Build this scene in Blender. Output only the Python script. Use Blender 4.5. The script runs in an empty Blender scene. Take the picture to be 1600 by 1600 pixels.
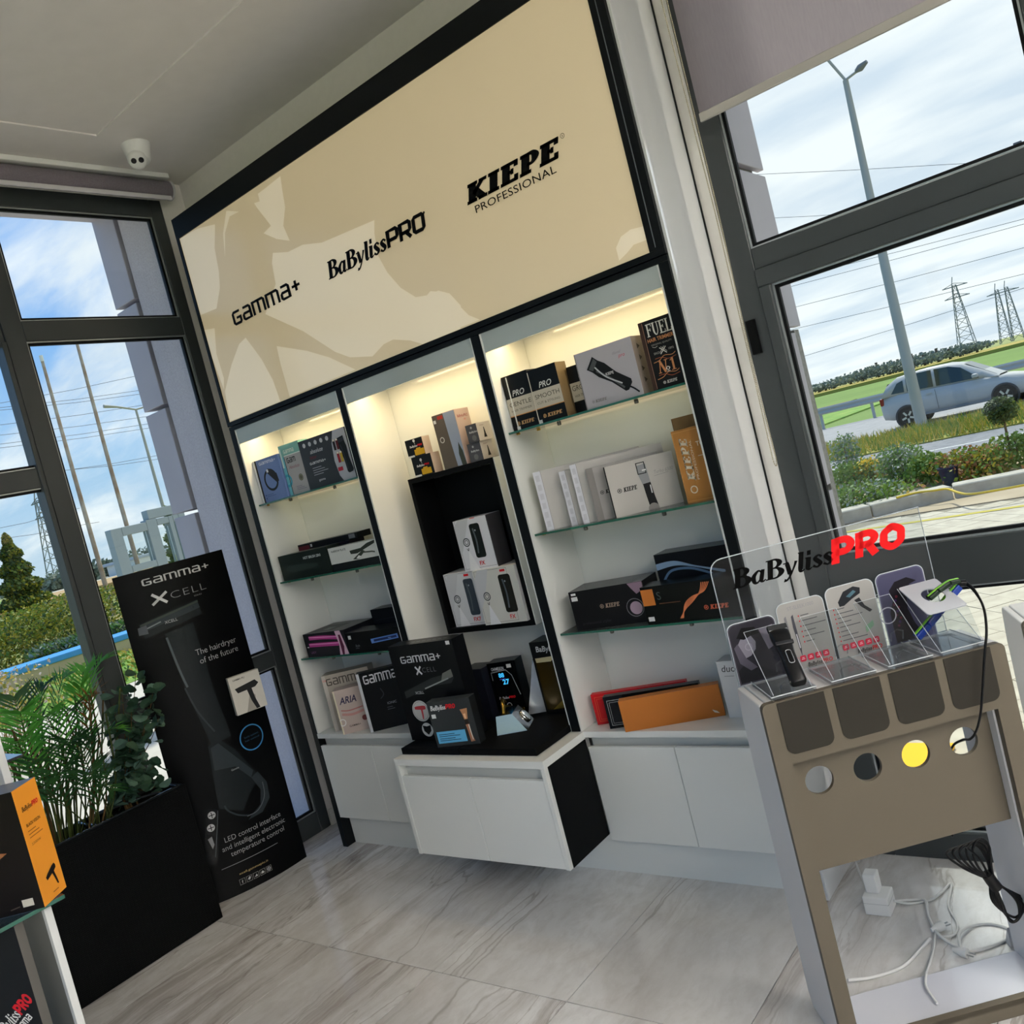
import bpy, bmesh, math, random
from mathutils import Vector, Matrix
import numpy as np
random.seed(7)
SC = bpy.context.scene
COL = SC.collection
# ------------------------------------------------------------------ camera
CAM = np.array([3.78671, -2.68388, 1.7]); FPX = 1366.09
def _cam_axes(yaw=.674248521, pit=-.0524839581, roll=-.252834101):
    f = np.array([-math.sin(yaw)*math.cos(pit), math.cos(yaw)*math.cos(pit), math.sin(pit)])
    r = np.cross(f, [0, 0, 1]); r /= np.linalg.norm(r); u = np.cross(r, f)
    c, s = math.cos(roll), math.sin(roll)
    return c*r+s*u, -s*r+c*u, f
CR_, CU_, CF_ = _cam_axes()
def at(px, py, ax, val):
    """world point where the sight line of photo pixel (px,py) meets the plane ax=val"""
    d = CF_+CR_*(px-800)/FPX-CU_*(py-800)/FPX
    i = 'xyz'.index(ax)
    return CAM+d*(val-CAM[i])/d[i]
cd = bpy.data.cameras.new('camera'); co = bpy.data.objects.new('camera', cd); COL.objects.link(co)
cd.sensor_fit = 'HORIZONTAL'; cd.sensor_width = 36; cd.lens = 36*FPX/1600; cd.clip_end = 3000; cd.clip_start = .05
m = Matrix([[CR_[i], CU_[i], -CF_[i]] for i in range(3)]).to_4x4(); m.translation = Vector(CAM)
co.matrix_world = m
SC.camera = co
SC.view_settings.view_transform = 'Standard'; SC.view_settings.look = 'None'
SC.view_settings.gamma = 1; SC.view_settings.use_curve_mapping = False
SC.view_settings.exposure = 0.42
SC.cycles.max_bounces = 10; SC.cycles.transparent_max_bounces = 24
SC.cycles.diffuse_bounces = 5; SC.cycles.glossy_bounces = 4
SC.cycles.sample_clamp_indirect = 6
SC.cycles.caustics_reflective = False; SC.cycles.caustics_refractive = False
# ------------------------------------------------------------------ sky
W = bpy.data.worlds.new('sky'); SC.world = W; W.use_nodes = True
nt = W.node_tree; N = nt.nodes; L = nt.links
for n in list(N): N.remove(n)
def nd(t, **kw):
    n = N.new(t)
    for k, v in kw.items(): setattr(n, k, v)
    return n
def ma(op, a, b=None, c=None):
    n = nd('ShaderNodeMath', operation=op)
    for i, v in enumerate((a, b, c)):
        if v is None: continue
        if isinstance(v, (int, float)): n.inputs[i].default_value = v
        else: L.new(v, n.inputs[i])
    return n.outputs[0]
tc = nd('ShaderNodeTexCoord'); sx = nd('ShaderNodeSeparateXYZ'); L.new(tc.outputs['Generated'], sx.inputs[0])
zc = ma('MAXIMUM', sx.outputs[2], 0.0)
grad = nd('ShaderNodeValToRGB'); L.new(zc, grad.inputs[0])
e = grad.color_ramp.elements
e[0].position = 0; e[0].color = (.56, .68, .80, 1); e[1].position = 1; e[1].color = (.08, .26, .72, 1)
for p, c in ((.10, (.40, .60, .84, 1)), (.30, (.17, .42, .90, 1))):
    k = e.new(p); k.color = c
den = ma('ADD', zc, .22)
cx = nd('ShaderNodeCombineXYZ'); L.new(ma('DIVIDE', sx.outputs[0], den), cx.inputs[0]); L.new(ma('DIVIDE', sx.outputs[1], den), cx.inputs[1])
mp = nd('ShaderNodeMapping'); L.new(cx.outputs[0], mp.inputs[0])
mp.inputs['Rotation'].default_value = (0, 0, .35); mp.inputs['Scale'].default_value = (.75, 1.7, 1)
no = nd('ShaderNodeTexNoise'); L.new(mp.outputs[0], no.inputs['Vector'])
no.inputs['Scale'].default_value = 1.25; no.inputs['Detail'].default_value = 8; no.inputs['Roughness'].default_value = .6; no.inputs['Distortion'].default_value = .4
cov = ma('ADD', no.outputs[0], ma('MULTIPLY', sx.outputs[1], .34))       # the cloud sheet thickens towards the road side
cov = ma('ADD', cov, ma('MULTIPLY', sx.outputs[0], .20))
mr = nd('ShaderNodeMapRange'); mr.interpolation_type = 'SMOOTHSTEP'; L.new(cov, mr.inputs[0])
mr.inputs[1].default_value = .38; mr.inputs[2].default_value = .66; mr.inputs[3].default_value = 0; mr.inputs[4].default_value = .94
mx = nd('ShaderNodeMix', data_type='RGBA'); L.new(mr.outputs[0], mx.inputs[0]); L.new(grad.outputs[0], mx.inputs[6])
n2 = nd('ShaderNodeTexNoise'); L.new(mp.outputs[0], n2.inputs['Vector']); n2.inputs['Scale'].default_value = 2.6; n2.inputs['Detail'].default_value = 7
m2 = nd('ShaderNodeMapRange'); L.new(n2.outputs[0], m2.inputs[0]); m2.inputs[1].default_value = .36; m2.inputs[2].default_value = .62
cc = nd('ShaderNodeMix', data_type='RGBA'); L.new(m2.outputs[0], cc.inputs[0]); cc.inputs[6].default_value = (.70, .77, .87, 1); cc.inputs[7].default_value = (.98, .985, 1.0, 1); L.new(cc.outputs[2], mx.inputs[7])
low = nd('ShaderNodeMapRange'); L.new(sx.outputs[2], low.inputs[0]); low.inputs[1].default_value = -.02; low.inputs[2].default_value = 0.0
gm = nd('ShaderNodeMix', data_type='RGBA'); L.new(low.outputs[0], gm.inputs[0]); gm.inputs[6].default_value = (.30, .30, .27, 1); L.new(mx.outputs[2], gm.inputs[7])
bg = nd('ShaderNodeBackground'); L.new(gm.outputs[2], bg.inputs[0]); bg.inputs[1].default_value = .92
wo = nd('ShaderNodeOutputWorld'); L.new(bg.outputs[0], wo.inputs[0])
# ------------------------------------------------------------------ sun behind thin cloud, high over the road side
sd = bpy.data.lights.new('sun', 'SUN'); sd.energy = 3.9; sd.angle = math.radians(6); sd.color = (1, .95, .86)
so = bpy.data.objects.new('sun', sd); COL.objects.link(so)
sdir = Vector((-.25, .60, 1.05)).normalized(); so.rotation_euler = sdir.to_track_quat('Z', 'Y').to_euler()
# ------------------------------------------------------------------ unseen fill lights added off to the right to brighten the room
def area(name, loc, sx_, sy_, power, color=(1, 1, 1), rot=(0, 0, 0)):
    a = bpy.data.lights.new(name, 'AREA'); a.shape = 'RECTANGLE'; a.size = sx_; a.size_y = sy_; a.energy = power; a.color = color
    o = bpy.data.objects.new(name, a); COL.objects.link(o); o.location = loc; o.rotation_euler = rot
    return o
for i, (x, y) in enumerate(((7.3, -1.2), (7.3, -3.2), (7.3, -5.2))):
    area('added_fill_down', (x, y, 3.6), 1.2, .6, 34, (1, .97, .93))
    area('added_fill_up', (x, y, 3.15), 1.4, .6, 150, (1, .965, .93), (math.pi, 0, 0))
# warm LED strips behind the three pelmets of the display cabinet
for x0, x1 in ((.05, .83), (.89, 1.65), (1.71, 2.49)):
    area('shelf_lamp', ((x0+x1)/2, .09, 2.20), x1-x0-.06, .03, 2.1, (1, .76, .42))
# ------------------------------------------------------------------ materials
def lin(h):
    h = h.lstrip('#'); h = ''.join(c*2 for c in h) if len(h) == 3 else h; v = [int(h[i:i+2], 16)/255 for i in (0, 2, 4)]
    return tuple(((c+.055)/1.055)**2.4 if c > .04045 else c/12.92 for c in v)+(1,)
_M = {}
def P(m): return m.node_tree.nodes['Principled BSDF']
def mat(hexc, rough=.5, metal=0, spec=.18, coat=0, emit=0, alpha=None, name=None):
    key = (hexc, rough, metal, spec, coat, emit, name)
    if key in _M: return _M[key]
    m = bpy.data.materials.new(name or 'mat_'+hexc.strip('#')); m.use_nodes = True
    b = P(m); b.inputs['Base Color'].default_value = lin(hexc); b.inputs['Roughness'].default_value = rough
    b.inputs['Metallic'].default_value = metal; b.inputs['Specular IOR Level'].default_value = spec
    b.inputs['Coat Weight'].default_value = coat; b.inputs['Coat Roughness'].default_value = .03
    if emit:
        b.inputs['Emission Color'].default_value = lin(hexc); b.inputs['Emission Strength'].default_value = emit
    _M[key] = m
    return m
def noisy(hex1, hex2, scale=20, rough=.7, bump=0, name='mat', stretch=(1, 1, 1), detail=5, spec=.4, lo=.35, hi=.65, coord='Object', bscale=None):
    key = ('n', hex1, hex2, scale, rough, bump, name)
    if key in _M: return _M[key]
    m = bpy.data.materials.new(name); m.use_nodes = True; t = m.node_tree; b = P(m)
    tcn = t.nodes.new('ShaderNodeTexCoord'); mpn = t.nodes.new('ShaderNodeMapping'); mpn.inputs['Scale'].default_value = stretch
    t.links.new(tcn.outputs[coord], mpn.inputs[0])
    n1 = t.nodes.new('ShaderNodeTexNoise'); n1.inputs['Scale'].default_value = scale; n1.inputs['Detail'].default_value = detail
    t.links.new(mpn.outputs[0], n1.inputs['Vector'])
    cr = t.nodes.new('ShaderNodeValToRGB'); cr.color_ramp.elements[0].color = lin(hex1); cr.color_ramp.elements[1].color = lin(hex2)
    cr.color_ramp.elements[0].position = lo; cr.color_ramp.elements[1].position = hi
    t.links.new(n1.outputs[0], cr.inputs[0]); t.links.new(cr.outputs[0], b.inputs['Base Color'])
    b.inputs['Roughness'].default_value = rough; b.inputs['Specular IOR Level'].default_value = spec
    if bump:
        n2 = n1
        if bscale:
            n2 = t.nodes.new('ShaderNodeTexNoise'); n2.inputs['Scale'].default_value = bscale; t.links.new(mpn.outputs[0], n2.inputs['Vector'])
        bn = t.nodes.new('ShaderNodeBump'); bn.inputs['Strength'].default_value = bump; bn.inputs['Distance'].default_value = .01
        t.links.new(n2.outputs[0], bn.inputs['Height']); t.links.new(bn.outputs[0], b.inputs['Normal'])
    _M[key] = m
    return m
def leafmat(name, h1, h2, trans=.25):
    m = noisy(h1, h2, 3.0, .6, 0, name, detail=3)
    P(m).inputs['Transmission Weight'].default_value = 0
    t = m.node_tree; b = P(m); out = t.nodes['Material Output']
    tr = t.nodes.new('ShaderNodeBsdfTranslucent'); mxs = t.nodes.new('ShaderNodeMixShader'); mxs.inputs[0].default_value = trans
    cr = [n for n in t.nodes if n.type == 'VALTORGB'][0]
    t.links.new(cr.outputs[0], tr.inputs[0]); t.links.new(b.outputs[0], mxs.inputs[1]); t.links.new(tr.outputs[0], mxs.inputs[2]); t.links.new(mxs.outputs[0], out.inputs[0])
    return m
def glass(name, tint='#ffffff', refl=1.0, rough=.0, ior=1.45):
    """thin clear sheet: tinted see-through mixed with a mirror reflection by Fresnel"""
    m = bpy.data.materials.new(name); m.use_nodes = True; t = m.node_tree
    for n in list(t.nodes): t.nodes.remove(n)
    out = t.nodes.new('ShaderNodeOutputMaterial'); tr = t.nodes.new('ShaderNodeBsdfTransparent'); tr.inputs[0].default_value = lin(tint)
    gl = t.nodes.new('ShaderNodeBsdfGlossy'); gl.inputs['Roughness'].default_value = rough
    fr = t.nodes.new('ShaderNodeFresnel'); fr.inputs[0].default_value = ior
    mu = t.nodes.new('ShaderNodeMath'); mu.operation = 'MULTIPLY'; mu.inputs[1].default_value = refl
    mxs = t.nodes.new('ShaderNodeMixShader'); t.links.new(fr.outputs[0], mu.inputs[0]); t.links.new(mu.outputs[0], mxs.inputs[0])
    t.links.new(tr.outputs[0], mxs.inputs[1]); t.links.new(gl.outputs[0], mxs.inputs[2]); t.links.new(mxs.outputs[0], out.inputs[0])
    return m
PANE = glass('window_glass', '#f4f8f7', .55)
SHELFGLASS = glass('shelf_glass', '#f0f7f4', .9)
SHELFEDGE = mat('#1d5a4a', .15, 0, .6, name='glass_edge')
ACRYL = glass('clear_acrylic', '#f4f6f7', .35)
ACRYLEDGE = mat('#c3cad0', .1, 0, .8, name='acrylic_edge')
ACRYLGREY = glass('smoked_acrylic', '#eef0f2', .4)
WHITE = mat('#e6e8e4', .1, 0, .5, name='white_laminate')
WHITEM = mat('#dcdcd6', .5, 0, .4, name='white_matt')
GLOSSW = mat('#eceff1', .04, 0, 1.0, coat=1.0, name='glossy_white_panel')
P(GLOSSW).inputs['Coat IOR'].default_value = 2.4
WALLM = noisy('#e2dfda', '#e5e2dd', 30, .85, .05, 'wall_paint')
CEILM = noisy('#e0dcd8', '#e3dfdb', 12, .9, .02, 'ceiling_paint')
FRAME = mat('#34393a', .38, 0, .45, name='anthracite_aluminium')
BLACKF = mat('#0e1113', .45, 0, .12, name='black_laminate')
BLACKM = mat('#090a0b', .55, 0, .08, name='black_matt')
RUBBER = mat('#0c0e10', .6, name='rubber')
SPACER = mat('#b9bfc0', .3, .6, name='aluminium_spacer')
CHROME = mat('#c8ccd0', .12, 1, name='chrome')
BRASS = mat('#c8a24a', .2, 1, name='brass')
WPLAS = mat('#e4e5e3', .35, name='white_plastic')
BPLAS = mat('#0d0d0e', .35, name='black_plastic')
def hx(c, r=.45): return mat(c, r)

# ------------------------------------------------------------------ mesh building
class MB:
    def __init__(s): s.v = []; s.f = []; s.m = []; s.sm = []; s.mats = []
    def mi(s, m):
        if m not in s.mats: s.mats.append(m)
        return s.mats.index(m)
    def add(s, vs, fs, m, smooth=False):
        b = len(s.v); k = s.mi(m); s.v += [tuple(map(float, p)) for p in vs]
        for f in fs: s.f.append(tuple(b+i for i in f)); s.m.append(k); s.sm.append(smooth)
        return s
    def box(s, x0, x1, y0, y1, z0, z1, m, M=None):
        vs = [(x, y, z) for z in (z0, z1) for y in (y0, y1) for x in (x0, x1)]
        if M is not None: vs = [M @ Vector(p) for p in vs]
        return s.add(vs, [(0, 2, 3, 1), (4, 5, 7, 6), (0, 1, 5, 4), (2, 6, 7, 3), (0, 4, 6, 2), (1, 3, 7, 5)], m)
    def prism(s, pts, vec, m, smooth=False):
        n = len(pts); v = Vector(vec); a = [Vector(p) for p in pts]; b = [p+v for p in a]
        fs = [tuple(range(n-1, -1, -1)), tuple(range(n, 2*n))]
        s.add(a+b, fs, m)
        return s.add(a+b, [(i, (i+1) % n, n+(i+1) % n, n+i) for i in range(n)], m, smooth)
    def tube(s, pts, r, m, n=8, closed=False, cap=True):
        P_ = [Vector(p) for p in pts]; k = len(P_); rr = r if hasattr(r, '__len__') else [r]*k
        T = []
        for i in range(k):
            a = P_[(i-1) % k] if (closed or i > 0) else P_[i]; b = P_[(i+1) % k] if (closed or i < k-1) else P_[i]
            d = (b-a); T.append(d.normalized() if d.length > 1e-9 else Vector((0, 0, 1)))
        u = T[0].orthogonal().normalized(); vs = []
        for i in range(k):
            u = (u-T[i]*u.dot(T[i]));  u = u.normalized() if u.length > 1e-6 else T[i].orthogonal().normalized(); w = T[i].cross(u)
            for j in range(n):
                a = 2*math.pi*j/n; vs.append(P_[i]+(u*math.cos(a)+w*math.sin(a))*rr[i])
        fs = []
        for i in range(k if closed else k-1):
            for j in range(n):
                i2 = (i+1) % k
                fs.append((i*n+j, i*n+(j+1) % n, i2*n+(j+1) % n, i2*n+j))
        s.add(vs, fs, m, True)
        if cap and not closed:
            s.add(vs[:n], [tuple(range(n-1, -1, -1))], m); s.add(vs[-n:], [tuple(range(n))], m)
        return s
    def lathe(s, prof, m, n=20, M=None, smooth=True):
        vs = []
        for r, z in prof:
            for j in range(n):
                a = 2*math.pi*j/n; p = Vector((r*math.cos(a), r*math.sin(a), z)); vs.append(M @ p if M is not None else p)
        k = len(prof)
        fs = [(i*n+j, i*n+(j+1) % n, (i+1)*n+(j+1) % n, (i+1)*n+j) for i in range(k-1) for j in range(n)]
        s.add(vs, fs, m, smooth)
        if prof[0][0] > 1e-6: s.add(vs[:n], [tuple(range(n-1, -1, -1))], m)
        if prof[-1][0] > 1e-6: s.add(vs[-n:], [tuple(range(n))], m)
        return s
    def quad(s, a, b, c, d, m): return s.add([a, b, c, d], [(0, 1, 2, 3)], m)
    def build(s, name, parent=None, bevel=0, seg=2, mesh_only=False):
        me = bpy.data.meshes.new(name); me.from_pydata(s.v, [], s.f)
        for m in s.mats: me.materials.append(m)
        me.polygons.foreach_set('material_index', s.m); me.polygons.foreach_set('use_smooth', s.sm); me.update()
        if mesh_only: return me
        o = bpy.data.objects.new(name, me); COL.objects.link(o)
        if parent is not None: o.parent = parent
        if bevel:
            bm = bmesh.new(); bm.from_mesh(me); bmesh.ops.remove_doubles(bm, verts=bm.verts, dist=1e-5); bm.to_mesh(me); bm.free()
            md = o.modifiers.new('bevel', 'BEVEL'); md.width = bevel; md.segments = seg; md.limit_method = 'ANGLE'; md.angle_limit = math.radians(40)
        return o
def obj(me, name, parent=None, loc=None, rz=None):
    o = bpy.data.objects.new(name, me); COL.objects.link(o)
    if parent is not None: o.parent = parent
    if loc is not None: o.location = loc
    if rz is not None: o.rotation_euler = (0, 0, rz)
    return o
def thing(name, label, cat, loc=(0, 0, 0), rz=0, group=None):
    o = bpy.data.objects.new(name, None); COL.objects.link(o); o.location = loc; o.rotation_euler = (0, 0, rz); o.empty_display_size = .05
    o['label'] = label; o['category'] = cat
    if group: o['group'] = group
    return o
def tag(o, label, cat, group=None):
    o['label'] = label; o['category'] = cat
    if group: o['group'] = group
    return o
def struct(o): o['kind'] = 'structure'; return o
def cbox(name, parent, dims, m, bevel=0):
    return MB().box(*dims, m).build(name, parent, bevel)
# ------------------------------------------------------------------ flat print: letters and shapes as 2-D polygons
def cat_rom(pts, n=6):
    pts = [np.array(p, float) for p in pts]; out = []
    for i in range(len(pts)-1):
        p0 = pts[max(i-1, 0)]; p1 = pts[i]; p2 = pts[i+1]; p3 = pts[min(i+2, len(pts)-1)]
        for k in range(n):
            t = k/n; out.append(.5*(2*p1+(p2-p0)*t+(2*p0-5*p1+4*p2-p3)*t*t+(3*p1-p0-3*p2+p3)*t**3))
    out.append(pts[-1]); return out
def stroke2d(pts, w=None):
    """polyline of (x,y[,w]) -> quads"""
    P_ = [np.array(p[:2], float) for p in pts]; Wd = [(p[2] if len(p) > 2 else w) for p in pts]
    k = len(P_); L_ = []; R_ = []
    for i in range(k):
        a = P_[max(i-1, 0)]; b = P_[min(i+1, k-1)]; d = b-a; l = np.linalg.norm(d) or 1; nn = np.array([-d[1], d[0]])/l
        sc = 1.0
        if 0 < i < k-1:
            d1 = P_[i]-P_[i-1]; d2 = P_[i+1]-P_[i]; c = abs(np.dot(d1, d2))/((np.linalg.norm(d1)*np.linalg.norm(d2)) or 1)
            cosv = np.dot(d1, d2)/((np.linalg.norm(d1)*np.linalg.norm(d2)) or 1); sc = min(1.5, 1/max(.3, math.sqrt(max(0, (1+cosv)/2))))
        L_.append(P_[i]+nn*Wd[i]/2*sc); R_.append(P_[i]-nn*Wd[i]/2*sc)
    vs = L_+R_; fs = [(i, k+i, k+i+1, i+1) for i in range(k-1)]
    return [(float(v[0]), float(v[1])) for v in vs], fs
def merge2d(lst):
    vs = []; fs = []
    for v, f in lst:
        b = len(vs); vs += v; fs += [tuple(b+i for i in q) for q in f]
    return vs, fs
_T = {}
def txt(s, bold=0, space=1.0):
    key = (s, bold, space)
    if key in _T: return _T[key]
    c = bpy.data.curves.new('t', 'FONT'); c.body = s; c.size = 1; c.fill_mode = 'FRONT'; c.offset = bold; c.space_character = space; c.resolution_u = 3
    o = bpy.data.objects.new('t', c); COL.objects.link(o)
    me = o.to_mesh(); vs = [(v.co.x, v.co.y) for v in me.vertices]; fs = [tuple(p.vertices) for p in me.polygons]
    o.to_mesh_clear(); bpy.data.objects.remove(o); bpy.data.curves.remove(c)
    _T[key] = (vs, fs); return _T[key]
def fill2d(loops, extrude=0):
    c = bpy.data.curves.new('f', 'CURVE'); c.dimensions = '2D'; c.fill_mode = 'BOTH' if extrude else 'FRONT'; c.extrude = extrude
    for lp in loops:
        sp = c.splines.new('POLY'); sp.points.add(len(lp)-1); sp.use_cyclic_u = True
        for p, q in zip(sp.points, lp): p.co = (q[0], q[1], 0, 1)
    o = bpy.data.objects.new('f', c); COL.objects.link(o); me = o.to_mesh()
    vs = [tuple(v.co) for v in me.vertices]; fs = [tuple(p.vertices) for p in me.polygons]
    o.to_mesh_clear(); bpy.data.objects.remove(o); bpy.data.curves.remove(c)
    return vs, fs
def circ(cx_, cy_, r, n=20, ry=None): return [(cx_+r*math.cos(2*math.pi*i/n), cy_+(ry or r)*math.sin(2*math.pi*i/n)) for i in range(n)]
def rrect(x0, y0, x1, y1, r, n=5, corners=(1, 1, 1, 1)):
    out = []
    for k, (cx_, cy_, a0) in enumerate(((x1-r, y1-r, 0), (x0+r, y1-r, 90), (x0+r, y0+r, 180), (x1-r, y0+r, 270))):
        if corners[k]:
            for i in range(n+1):
                a = math.radians(a0+90*i/n); out.append((cx_+r*math.cos(a), cy_+r*math.sin(a)))
        else:
            out.append([(x1, y1), (x0, y1), (x0, y0), (x1, y0)][k])
    return out
# serif italic letters (variable stroke width), slab letters and techno letters, drawn as strokes
def _c(*p): return cat_rom(p, 5)
SERIF = {
 'B': (.74, [[(.17, 0, .18), (.17, 1, .18)], [(-.02, .025, .05), (.3, .025, .05)], [(-.02, .975, .05), (.3, .975, .05)],
      _c((.16, .97, .06), (.4, .96, .08), (.56, .77, .18), (.42, .57, .08), (.18, .53, .05)), _c((.18, .54, .05), (.46, .51, .08), (.64, .28, .20), (.46, .04, .08), (.16, .03, .06))]),
 'a': (.60, [_c((.42, .5, .06), (.28, .61, .08), (.09, .36, .15), (.13, .06, .12), (.27, .03, .07), (.41, .24, .05)), _c((.48, .64, .12), (.43, .3, .15), (.42, .08, .13), (.5, .02, .07), (.6, .1, .04))]),
 'y': (.56, [_c((.06, .62, .10), (.12, .56, .14), (.24, .04, .15)), [(-.05, .62, .05), (.2, .62, .05)], _c((.5, .63, .10), (.42, .35, .07), (.26, -.05, .07), (.12, -.25, .08), (.0, -.24, .13))]),
 'l': (.29, [_c((.14, 1, .16), (.12, .5, .16), (.11, .1, .15), (.18, .02, .08), (.28, .09, .04)), [(0, .98, .05), (.15, .98, .05)]]),
 'i': (.29, [_c((.14, .64, .16), (.12, .3, .16), (.11, .1, .15), (.18, .02, .08), (.28, .09, .04)), [(0, .62, .05), (.15, .62, .05)], [(.07, .87, .18), (.23, .87, .18)]]),
 's': (.43, [_c((.38, .5, .09), (.25, .62, .07), (.1, .5, .13), (.2, .35, .16), (.33, .18, .14), (.2, .03, .07), (.02, .14, .1))]),
 'F': (.62, [[(.15, 0, .15), (.15, 1, .15)], [(0, .03, .06), (.3, .03, .06)], [(0, .96, .08), (.56, .96, .08)], [(.54, 1, .08), (.54, .76, .05)], [(.15, .52, .07), (.42, .52, .07)], [(.42, .64, .06), (.42, .4, .06)]]),
 'U': (.72, [_c((.15, 1, .15), (.15, .3, .15), (.34, .03, .08), (.54, .3, .07), (.54, 1, .07)), [(0, .97, .06), (.3, .97, .06)], [(.42, .97, .06), (.66, .97, .06)]]),
 'E': (.64, [[(.15, 0, .15), (.15, 1, .15)], [(0, .04, .08), (.58, .04, .08)], [(0, .96, .08), (.56, .96, .08)], [(.56, 0, .06), (.56, .26, .05)], [(.54, 1, .06), (.54, .76, .05)], [(.15, .52, .07), (.4, .52, .07)], [(.4, .64, .06), (.4, .4, .06)]]),
 'L': (.60, [[(.15, 0, .15), (.15, 1, .15)], [(0, .04, .08), (.56, .04, .08)], [(0, .97, .06), (.3, .97, .06)], [(.55, 0, .06), (.55, .28, .05)]]),
 'N': (.76, [[(.12, 0, .07), (.12, 1, .07)], [(.1, 1, .16), (.58, 0, .16)], [(.6, 0, .07), (.6, 1, .07)], [(0, .03, .06), (.24, .03, .06)], [(.46, .97, .06), (.74, .97, .06)]]),
 'o': (.40, [_c((.2, .62, .05), (.05, .45, .11), (.2, .27, .05), (.35, .45, .11), (.2, .62, .05), (.12, .56, .08)), [(.05, .15, .06), (.36, .15, .06)]]),
 '1': (.40, [[(.2, 0, .15), (.2, 1, .15)], [(.02, .03, .06), (.38, .03, .06)], [(.2, .97, .08), (.02, .8, .06)]]),
 ' ': (.3, [])}
SLAB = {
 'K': (.92, [[(.23, 0, .27), (.23, 1, .27)], [(.0, .07, .14), (.46, .07, .14)], [(.0, .93, .14), (.46, .93, .14)], [(.3, .42, .16), (.7, .95, .16)], [(.36, .56, .24), (.72, .05, .24)], [(.52, .07, .14), (.92, .07, .14)], [(.52, .93, .14), (.88, .93, .14)]]),
 'I': (.54, [[(.25, 0, .28), (.25, 1, .28)], [(.0, .07, .14), (.5, .07, .14)], [(.0, .93, .14), (.5, .93, .14)]]),
 'E': (.80, [[(.23, 0, .27), (.23, 1, .27)], [(0, .07, .14), (.74, .07, .14)], [(0, .93, .14), (.72, .93, .14)], [(.67, .0, .14), (.67, .32, .14)], [(.65, .70, .14), (.65, 1, .14)], [(.3, .52, .13), (.5, .52, .13)], [(.49, .38, .1), (.49, .66, .1)]]),
 'P': (.80, [[(.23, 0, .27), (.23, 1, .27)], [(0, .07, .14), (.48, .07, .14)], [(0, .93, .14), (.4, .93, .14)], _c((.3, .93, .14), (.52, .92, .16), (.64, .7, .25), (.52, .46, .14), (.3, .45, .12))])}
TECH = {
 'G': (.86, [[(.66, .93), (.14, .93), (.07, .84), (.07, .16), (.14, .07), (.62, .07), (.66, .14), (.66, .48), (.32, .48)]]),
 'a': (.86, [[(.1, .93), (.58, .93), (.66, .84), (.66, .07), (.14, .07), (.07, .14), (.07, .42), (.14, .5), (.66, .5)]]),
 'm': (1.16, [[(.07, 0), (.07, .93), (.9, .93), (.97, .84), (.97, 0)], [(.52, .93), (.52, 0)]]),
 '+': (.7, [[(.05, .55), (.65, .55)], [(.35, .9), (.35, .2)]])}
PROG = {
 'P': (.80, [[(.14, 0), (.14, 1)], _c((.14, .88), (.5, .88), (.66, .66), (.5, .44), (.14, .44))]),
 'R': (.84, [[(.14, 0), (.14, 1)], _c((.14, .88), (.5, .88), (.66, .68), (.5, .48), (.14, .48)), [(.42, .48), (.7, 0)]]),
 'O': (.9, [_c((.42, .89), (.16, .72), (.13, .5), (.16, .28), (.42, .11), (.68, .28), (.71, .5), (.68, .72), (.42, .89), (.28, .83))])}
def glyphs(s, font, w=.13, shear=0, track=0.0, fat=1):
    lst = []; x = 0
    for ch in s:
        adv, strokes = font[ch]
        for st in strokes:
            v, f = stroke2d([(*q[:2], (q[2] if len(q) > 2 else w)*fat) for q in st]); lst.append(([(px+x, py) for px, py in v], f))
        x += adv+track
    v, f = merge2d(lst)
    return [(px+shear*py, py) for px, py in v], f, x
TECHP = {
 'P': (.84, [[(.09, 0), (.09, .91), (.62, .91), (.70, .83), (.70, .47), (.62, .39), (.09, .39)]]),
 'R': (.86, [[(.09, 0), (.09, .91), (.62, .91), (.70, .83), (.70, .47), (.62, .39), (.09, .39)], [(.42, .39), (.72, 0)]]),
 'O': (.86, [[(.40, .91), (.17, .91), (.09, .83), (.09, .17), (.17, .09), (.62, .09), (.70, .17), (.70, .83), (.62, .91), (.38, .91)]])}
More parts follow.
